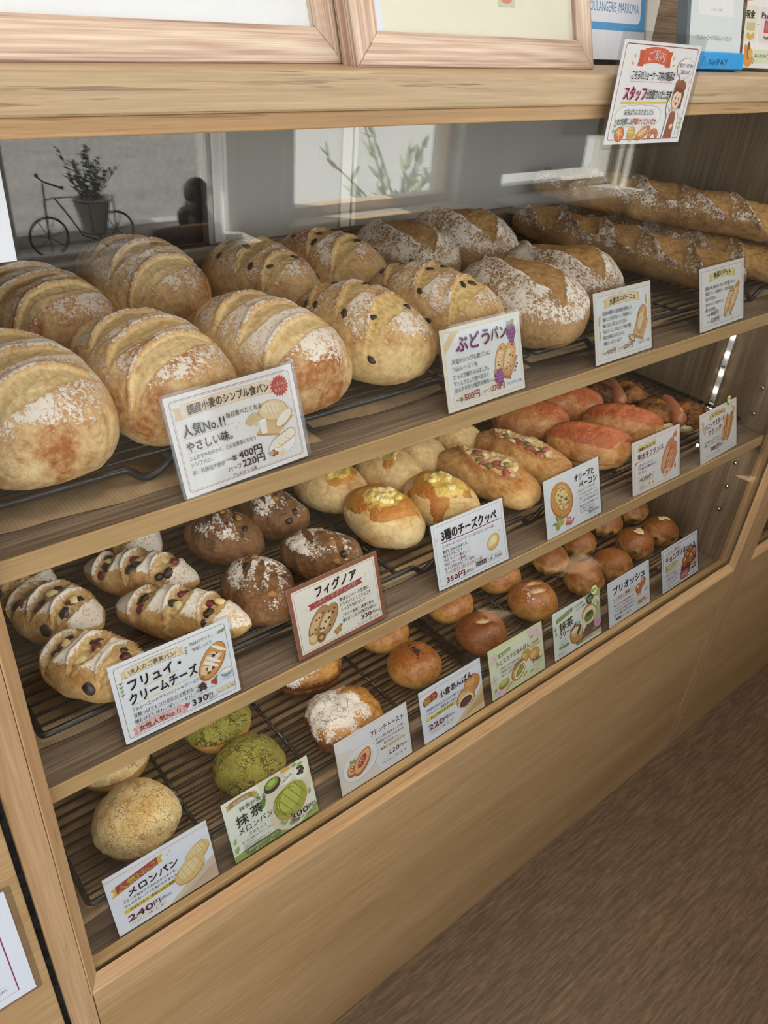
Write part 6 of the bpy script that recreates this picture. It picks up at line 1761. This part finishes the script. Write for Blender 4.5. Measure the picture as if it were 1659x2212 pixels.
badge(CARDS['mcream'], 46, 92, 9.0, 'NEW')
# ------------------------------------------------------------------ things on and around the countertop
def bread_staff(p):
    p.frame(4, 3.5, 119, 80, 0.8, '#8f4a3c', 3, '#f2f1ef')
    p.ribbon(34, 67, 38, 13, '#dc6440', None, '#d0552f', 2.0, 8); p.text('ご案内', 40, 70.4, 9.4, '#fbf3ea', 26, 0.018, arch=1.6)
    for sx, x in ((-1, 22), (1, 82)):
        p.leaf(x, 72, 5, 2.4, 90 + sx * -40, '#e5b04c'); p.leaf(x - sx * -1, 67, 5, 2.4, 90 + sx * -70, '#e5b04c')
    p.text('こちらのショーケース内の商品は', 20, 55.6, 8.6, '#3a3433', 70, 0.022); p.line([(20, 53.4), (90, 53.4)], 0.5, '#e5a0a0')
    p.text('スタッフ', 14, 38.6, 13, '#c22f5c', 35, 0.045); p.text('がお取りいたします', 50, 39.6, 9, '#3a3433', 42, 0.026); p.line([(13, 35.6), (92, 36.2)], 1.7, '#e8c95c')
    cl = []
    for i in range(60):
        a = 2 * math.pi * i / 60
        cl.append((46 + 37 * math.copysign(abs(math.cos(a)) ** 0.7, math.cos(a)) * (1 + 0.015 * math.cos(16 * a)), 24.5 + 9.6 * math.copysign(abs(math.sin(a)) ** 0.7, math.sin(a)) * (1 + 0.05 * math.cos(16 * a))))
    p.poly(cl, '#b5c46a'); p.poly([(46 + (a - 46) * 0.985, 24.5 + (b - 24.5) * 0.95) for a, b in cl], '#f4f4f3')
    p.text('お決まりになりましたら', 21, 25.6, 6.2, '#3a3433', 48, 0.016); p.text('お気軽に', 13, 17.4, 6.4, '#3a3433', 20, 0.018); p.text('お声掛けくださいませ', 33.6, 17.4, 6.4, '#cf5a34', 42, 0.020)
    p.bun(21, 9, 7.6, 6.6, 0, '#d9763c', '#a84f24', '#e89a5c'); p.line([(16, 11), (26, 8)], 0.9, '#f2d6a8'); p.line([(19, 14), (22, 4)], 0.9, '#f2d6a8')
    p.bun(40, 9.4, 6.6, 6.4, 0, '#e0b85c', '#b98a34', '#efd592')
    for i in (-1, 0, 1):
        p.line([(36 + 2.4 * i + 2, 4.4), (40 + 2.4 * i + 2, 14)], 0.4, '#b98a34'); p.line([(34.4, 9 + 2.6 * i), (45.6, 10 + 2.6 * i)], 0.4, '#b98a34')
    p.loaf(59, 9.6, 12, 4.6, 24, 4, '#d9803c', '#a8552a', '#efb478')
    for i in range(5):
        a = rad(20 + 35 * i)
        p.ell(77 + 6 * math.cos(a), 6 + 5 * math.sin(a), 3.6, 2.6, '#c9693a', 20 + 35 * i + 90); p.ell(77 + 6 * math.cos(a), 6.4 + 5 * math.sin(a), 2.4, 1.4, '#e39a5c', 20 + 35 * i + 90)
    # shop assistant drawn on the card: beret, bob, white blouse, brown apron, raised hand
    p.poly([(92, 4), (93, 26), (99, 31), (107, 31), (114, 25), (115, 8), (113, 4)], '#8a5a44'); p.poly([(92.4, 4), (93.4, 25.6), (99, 30.4), (107, 30.4), (113.4, 24.6), (114.4, 8), (112.6, 4)], '#f5f4f2')
    p.poly([(94.5, 4), (97, 26), (100, 29), (106, 29), (108.4, 25), (110, 4)], '#9a5c3c'); p.poly([(101, 31), (103.4, 27), (106, 31)], '#f1c9a4')
    p.poly([(93, 24), (88.6, 30), (89, 39), (92, 39), (92.6, 32), (96, 28)], '#8a5a44'); p.poly([(93, 24.8), (89.2, 30), (89.6, 38.4), (91.6, 38.4), (92.2, 31.6), (95.4, 27.6)], '#f5f4f2')
    p.ell(90.6, 41.6, 2.2, 3.2, '#f3d0b0')
    for i in range(4):
        p.line([(89.2 + i, 43.4), (88.6 + i * 1.3, 46.4)], 0.8, '#f3d0b0')
    p.ell(104.4, 15, 3.2, 2.2, '#f3d0b0', 10); p.ell(105, 42, 9.6, 10.6, '#7a4a34'); p.ell(112, 33.6, 2.2, 3, '#7a4a34')
    p.ell(103.4, 39.4, 7.8, 8.4, '#f6d7b8'); p.poly([(95, 43), (97, 49), (108, 49), (112, 42), (108, 46), (101, 46.4), (97.6, 44.6)], '#7a4a34')
    p.ell(105.6, 51, 9.6, 5.6, '#9a5c34', -12); p.ell(103.6, 48.2, 8.4, 1.8, '#7d4728', -8)
    p.ell(101, 40.4, 0.8, 1.4, '#3a2a24'); p.ell(106.4, 40, 0.8, 1.4, '#3a2a24'); p.ell(103.4, 35.4, 1.9, 1.5, '#c4503c'); p.dots([(99.4, 37.2), (108.2, 36.6)], 1.2, '#f2b49a')
    bb = [(106 + 14 * math.cos(2 * math.pi * i / 40) * (1 + 0.05 * math.cos(20 * math.pi * i / 40)), 66.5 + 8.6 * math.sin(2 * math.pi * i / 40) * (1 + 0.06 * math.cos(20 * math.pi * i / 40))) for i in range(40)]
    p.poly(bb, '#d59aa8'); p.poly([(106 + (a - 106) * 0.965, 66.5 + (b - 66.5) * 0.94) for a, b in bb], '#f6f5f5'); p.poly([(101, 59), (105, 58.4), (101.6, 55)], '#f6f5f5')
    p.text('焼きたて・おすすめも', 94.5, 67.2, 4.2, '#3a3433', 23, 0.014); p.text('ご案内します!', 97, 61.4, 4.4, '#3a3433', 18, 0.014)
    p.sprig(10, 8, 13, 82, '#9aba5c', 3, 3.4); p.sprig(118, 10, 13, 84, '#9aba5c', 3, 3.4); p.rays(115, 53, 40, '#e58a9a', 3.6)
gd = card('guidance_sign', 'white sign with a drawn shop assistant hanging from the countertop edge', (0.7322, -0.0115, 1.3972), 0.5, 2.2, bread_staff, w=127, h=86, paper='#f2f1ef', margin=(5, 4, 3.5, 8), roll=-1.2, group=None, cat='sign')
gd.scale = (1.045, 1, 0.985)
g = G(); g.box(-0.012, 0.012, 0.0006, 0.0046, 0.060, 0.072); obj('adhesive_tab', g, plain('#d9d9d4', 0.5), gd)

# picture frames leaning back
def pic_frame(label, loc, yaw, tilt, w, h, inner_col, draw, mat_w=0.0, mat_col='#e6ecf6'):
    t = thing('picture_frame', label, 'picture frame', loc, (rad(-tilt), 0, rad(yaw)), 'picture frames on the countertop')
    fw, th = 0.024, 0.018
    hw = w / 2
    for nm, a, b, mt in (('bottom_rail', [(-hw, 0), (hw, 0), (hw - fw, fw), (-hw + fw, fw)], None, FRAMEW), ('top_rail', [(-hw, h), (-hw + fw, h - fw), (hw - fw, h - fw), (hw, h)], None, FRAMEW),
                         ('left_rail', [(-hw, 0), (-hw + fw, fw), (-hw + fw, h - fw), (-hw, h)], None, FRAMEW_V), ('right_rail', [(hw, 0), (hw, h), (hw - fw, h - fw), (hw - fw, fw)], None, FRAMEW_V)):
        g = G()
        g.loft([(x, 0, z) for x, z in a], [(x, th, z) for x, z in a])
        obj(nm, g, mt, t, 0.0012)
    g = G(); g.box(-hw + fw - 0.002, hw - fw + 0.002, 0.0055, 0.007, fw - 0.002, h - fw + 0.002); obj('sheet', g, plain(inner_col, 0.6, 0.3), t)
    if mat_w:
        g = G(); g.box(-hw + fw - 0.001, -hw + fw + mat_w, 0.0050, 0.0054, fw, h - fw); obj('mount_strip', g, plain(mat_col, 0.6), t)
    p = Print()
    draw(p)
    for nm, tgt in (('picture', p.pic), ('lettering', p.let)):
        if tgt[0].v:
            me = bpy.data.meshes.new(nm)
            me.from_pydata([(a - hw, b + 0.0052, c) for a, b, c in tgt[0].v], [], tgt[0].f)
            me.polygons.foreach_set('material_index', tgt[0].mi)
            link(nm, me, inkset(tgt), t)
    g = G(); g.box(-hw + fw - 0.002, hw - fw + 0.002, 0.002, 0.0036, fw - 0.002, h - fw + 0.002); obj('acrylic_front', g, PANE, t)
    g = G(); g.box(-hw + 0.01, hw - 0.01, 0.0135, 0.017, 0.01, h - 0.01); obj('backing_board', g, plain('#5a4632', 0.8, 0.1), t)
    return t
def notice_l(p):
    p.text('天然酵母パン工房', 60, 68, 12, '#4a4040', 160, 0.01); p.text('北海道産の小麦粉を使用し、無添加で丁寧に焼き上げています。', 50, 48.2, 7, '#4a4040', 180, 0.01)
def notice_r(p):
    p.rect(170, 48, 22, 6.5, '#cfd2b6', 1); p.ell(181, 54, 8, 4, '#d98a7a')
pic_frame('left pale wooden picture frame with a white sheet leaning on the countertop', (0.2380, 0.0228, 1.4554), 7.0, 18.0, 0.340, 0.250, '#eef0f6', notice_l)
pic_frame('second pale wooden picture frame with a cream sheet, standing in the middle', (0.5510, 0.0295, 1.4554), 3.3, 18.0, 0.298, 0.250, '#ebe7d5', notice_r, 0.010)
# dark box filling the black gap between the frames
bxo = thing('dark_box', 'small black box half hidden in the gap between the two picture frames', 'box', (0.47, 0.16, 1.4552))
g = G(); g.box(-0.05, 0.05, 0, 0.06, 0, 0.085); obj('box_body', g, plain('#15120f', 0.5), bxo, 0.002)
g = G(); g.box(-0.0505, 0.0505, -0.0006, 0.0606, 0.060, 0.0855); obj('box_lid', g, plain('#221c17', 0.5), bxo, 0.002)

# account stand with the blue border
def insta(p):
    p.rect(0, 0, 130, 170, '#e9ecf4'); p.rect(0, 27, 130, 143, '#5aa2d6'); p.rect(-1, 34, 122, 140, '#eceff7', 6)
    p.text('@BOULANGERIE_MARRONA', 17, 43.5, 13, '#79b2dd', 100, 0.012)
st = card('account_stand', 'white and blue acrylic stand reading @BOULANGERIE_MARRONA beside the second frame', (0.797, 0.096, 1.4600), 12, 2, insta, w=130, h=170, paper='#e9ecf4', margin=(2, 4, 4, 2), group=None, cat='sign')
g = G(); g.box(-0.067, 0.071, 0.002, 0.005, -0.004, 0.172); obj('acrylic_back', g, ACRYL, st)
g = G(); g.box(-0.067, 0.069, 0.0055, 0.05, -0.0040, 0.004); obj('black_base', g, BLACK, st)
# barcode payment stand (the code itself is left blank)
def qr(p):
    p.rect(0, 0, 102, 150, '#e3ebec'); p.rect(14, 52, 68, 90, '#f2f4f6')
    p.text('こちらのバーコードを読み込んでください', 11, 29, 5.4, '#3d4448', 72, 0.008)
    p.text('バーコード決済', 38, 56.5, 3, '#4a5054', 22)
def qrb(p):
    p.text('AirPAY', 30, 3.4, 9.6, '#2a6f9c', 40, 0.012)
    p.poly([(17, 3), (21, 12.5), (23, 12.5), (27, 3)], '#2a6f9c'); p.poly([(19.6, 4.6), (22, 10.4), (24.4, 4.6)], '#1f8fd0'); p.ell(22, 5, 2.2, 1.7, '#1f8fd0')
qs = card('payment_stand', 'white code stand with a blue AirPAY base on the countertop', (0.9225, 0.0445, 1.4565), 14, -1, qr, w=102, h=150, paper='#e3ebec', margin=(5, 3, 0, 2), group=None, cat='stand')
g = G(); g.box(-0.0500, 0.0525, -0.0050, 0.0085, 0.0, 0.0170); b_ = obj('blue_base', g, plain('#1f8fd0', 0.35, 0.5), qs, 0.0015)
p = Print(); qrb(p)
for nm, tgt in (('logo', p.pic), ('logo_lettering', p.let)):
    me = bpy.data.meshes.new(nm)
    me.from_pydata([(a - 0.051, b - 0.0052, c) for a, b, c in tgt[0].v], [], tgt[0].f)
    me.polygons.foreach_set('material_index', tgt[0].mi)
    link(nm, me, inkset(tgt), b_)
g = G(); g.box(-0.058, -0.0525, -0.001, 0.012, 0.016, 0.152); obj('dark_edge', g, plain('#5b6670', 0.35, 0.5), qs, 0.001)
# payment methods card
def pay(p):
    p.rect(0, 0, 100, 148, '#f4f3f0'); p.poly([(0, 66), (20, 69), (50, 70), (100, 69), (100, 148), (0, 148)], '#efb49a')
    p.text('お会計は', 4, 73, 13, '#3d3330', 60, 0.03)
    p.rect(-1, 27, 27, 36, '#ede6d2', 4); p.text('現金', -1, 50.6, 9, '#3d3330', 19, 0.03); p.rect(3, 38, 18, 8, '#cfc79a', 0.5); p.dots([(8, 33), (13, 31), (18, 33)], 3.2, '#d9b24c')
    p.rect(30, 26, 46, 37, '#efe4de', 4); p.text('PayPay', 33, 51, 8.6, '#3d3330', 32, 0.02); p.rect(41, 36.5, 12.5, 12.5, '#d83a56', 1.5); p.text('P', 44.4, 38.2, 12, '#fbeef0', 7, 0.03); p.text('PayPay', 42, 30, 4.6, '#3d3330', 17, 0.02)
    p.text('・', 26.4, 42, 7, '#3d3330')
    p.rect(24, 5, 70, 14, '#e3e8c9', 2); p.text('あらかじめご了承ください', 27, 11, 4.6, '#4a4438', 62, 0.012)
    p.ell(13, 9, 11, 8, '#e2a04c'); p.ell(9, 16, 4, 9, '#d9904a', 30); p.ell(13, 18, 3.4, 9, '#8a5a34', 5); p.ell(17, 15, 5, 5, '#e8b45c'); p.sprig(4, 2, 6, 130, '#9aba6a', 2, 3); p.sprig(23, 3, 6, 60, '#9aba6a', 2, 3)
pc = card('payment_card', 'peach payment methods card at the far right of the countertop', (1.045, 0.052, 1.4590), 12, -2, pay, w=100, h=148, paper='#f4f3f0', margin=(1.5, 1.5, 3, 2), group=None, cat='sign')
g = G(); g.box(-0.045, 0.045, 0.002, 0.04, -0.0028, 0.0006); obj('clear_foot', g, ACRYL, pc)
# papers and a shelf behind the stands
cf = thing('catalogue_stack', 'white papers in a clear holder standing between the two stands', 'papers', (0.97, 0.20, 1.4552))
for k in range(3):
    g = G(); g.box(-0.06 + 0.004 * k, 0.05 + 0.004 * k, 0.01 * k, 0.01 * k + 0.003, 0.0, 0.20 - 0.01 * k); obj('paper', g, plain('#dfe0de', 0.6), cf)
pt = thing('back_partition', 'brown wooden ledge behind the countertop items', 'shelf', (0.8, 0.52, 1.4552))
g = G(); g.box(-2.0, 2.0, 0.0, 0.02, 0.0, 0.16); obj('upright_board', g, DARKW_X, pt)
g = G(); g.box(-2.0, 2.0, -0.04, 0.06, 0.1605, 0.18); obj('ledge_board', g, OAK_X, pt)

# paper on the case glass at the upper left, and the sheet on the neighbouring cabinet
def p18(p):
    p.text('18', 105, 9, 4.2, '#9a9ea6', 4.6)
gl = card('glass_notice', 'white paper numbered 18 taped to the upper left of the case glass', (0.0788, 0.0095, 1.3508), 0, 0, p18, w=120, h=64, paper='#cfd2da', pouch=False, group=None, cat='notice')
def psheet(p):
    for x0, x1, y in ((10, 190, 13), ):
        p.rect(10, 12.5, 191.5, 0.5, '#8a2a52')
    p.rect(200.6, 12.5, 1.2, 150, '#8a2a52'); p.text('北海道社会保険労務士事務所', 120, 22, 6, '#33343a', 72, 0.006); p.rect(60, 31, 132, 0.3, '#55565c')
ws = card('wall_sheet', 'white sheet with a crimson rule in a clear sleeve on the left cabinet', (-0.0832, -0.0010, 0.6390), 0, 0, psheet, w=216, h=170, paper='#e3e7ee', margin=(4, 6, 4, 4), group=None, cat='notice')
bpy.data.objects.remove(_fo)
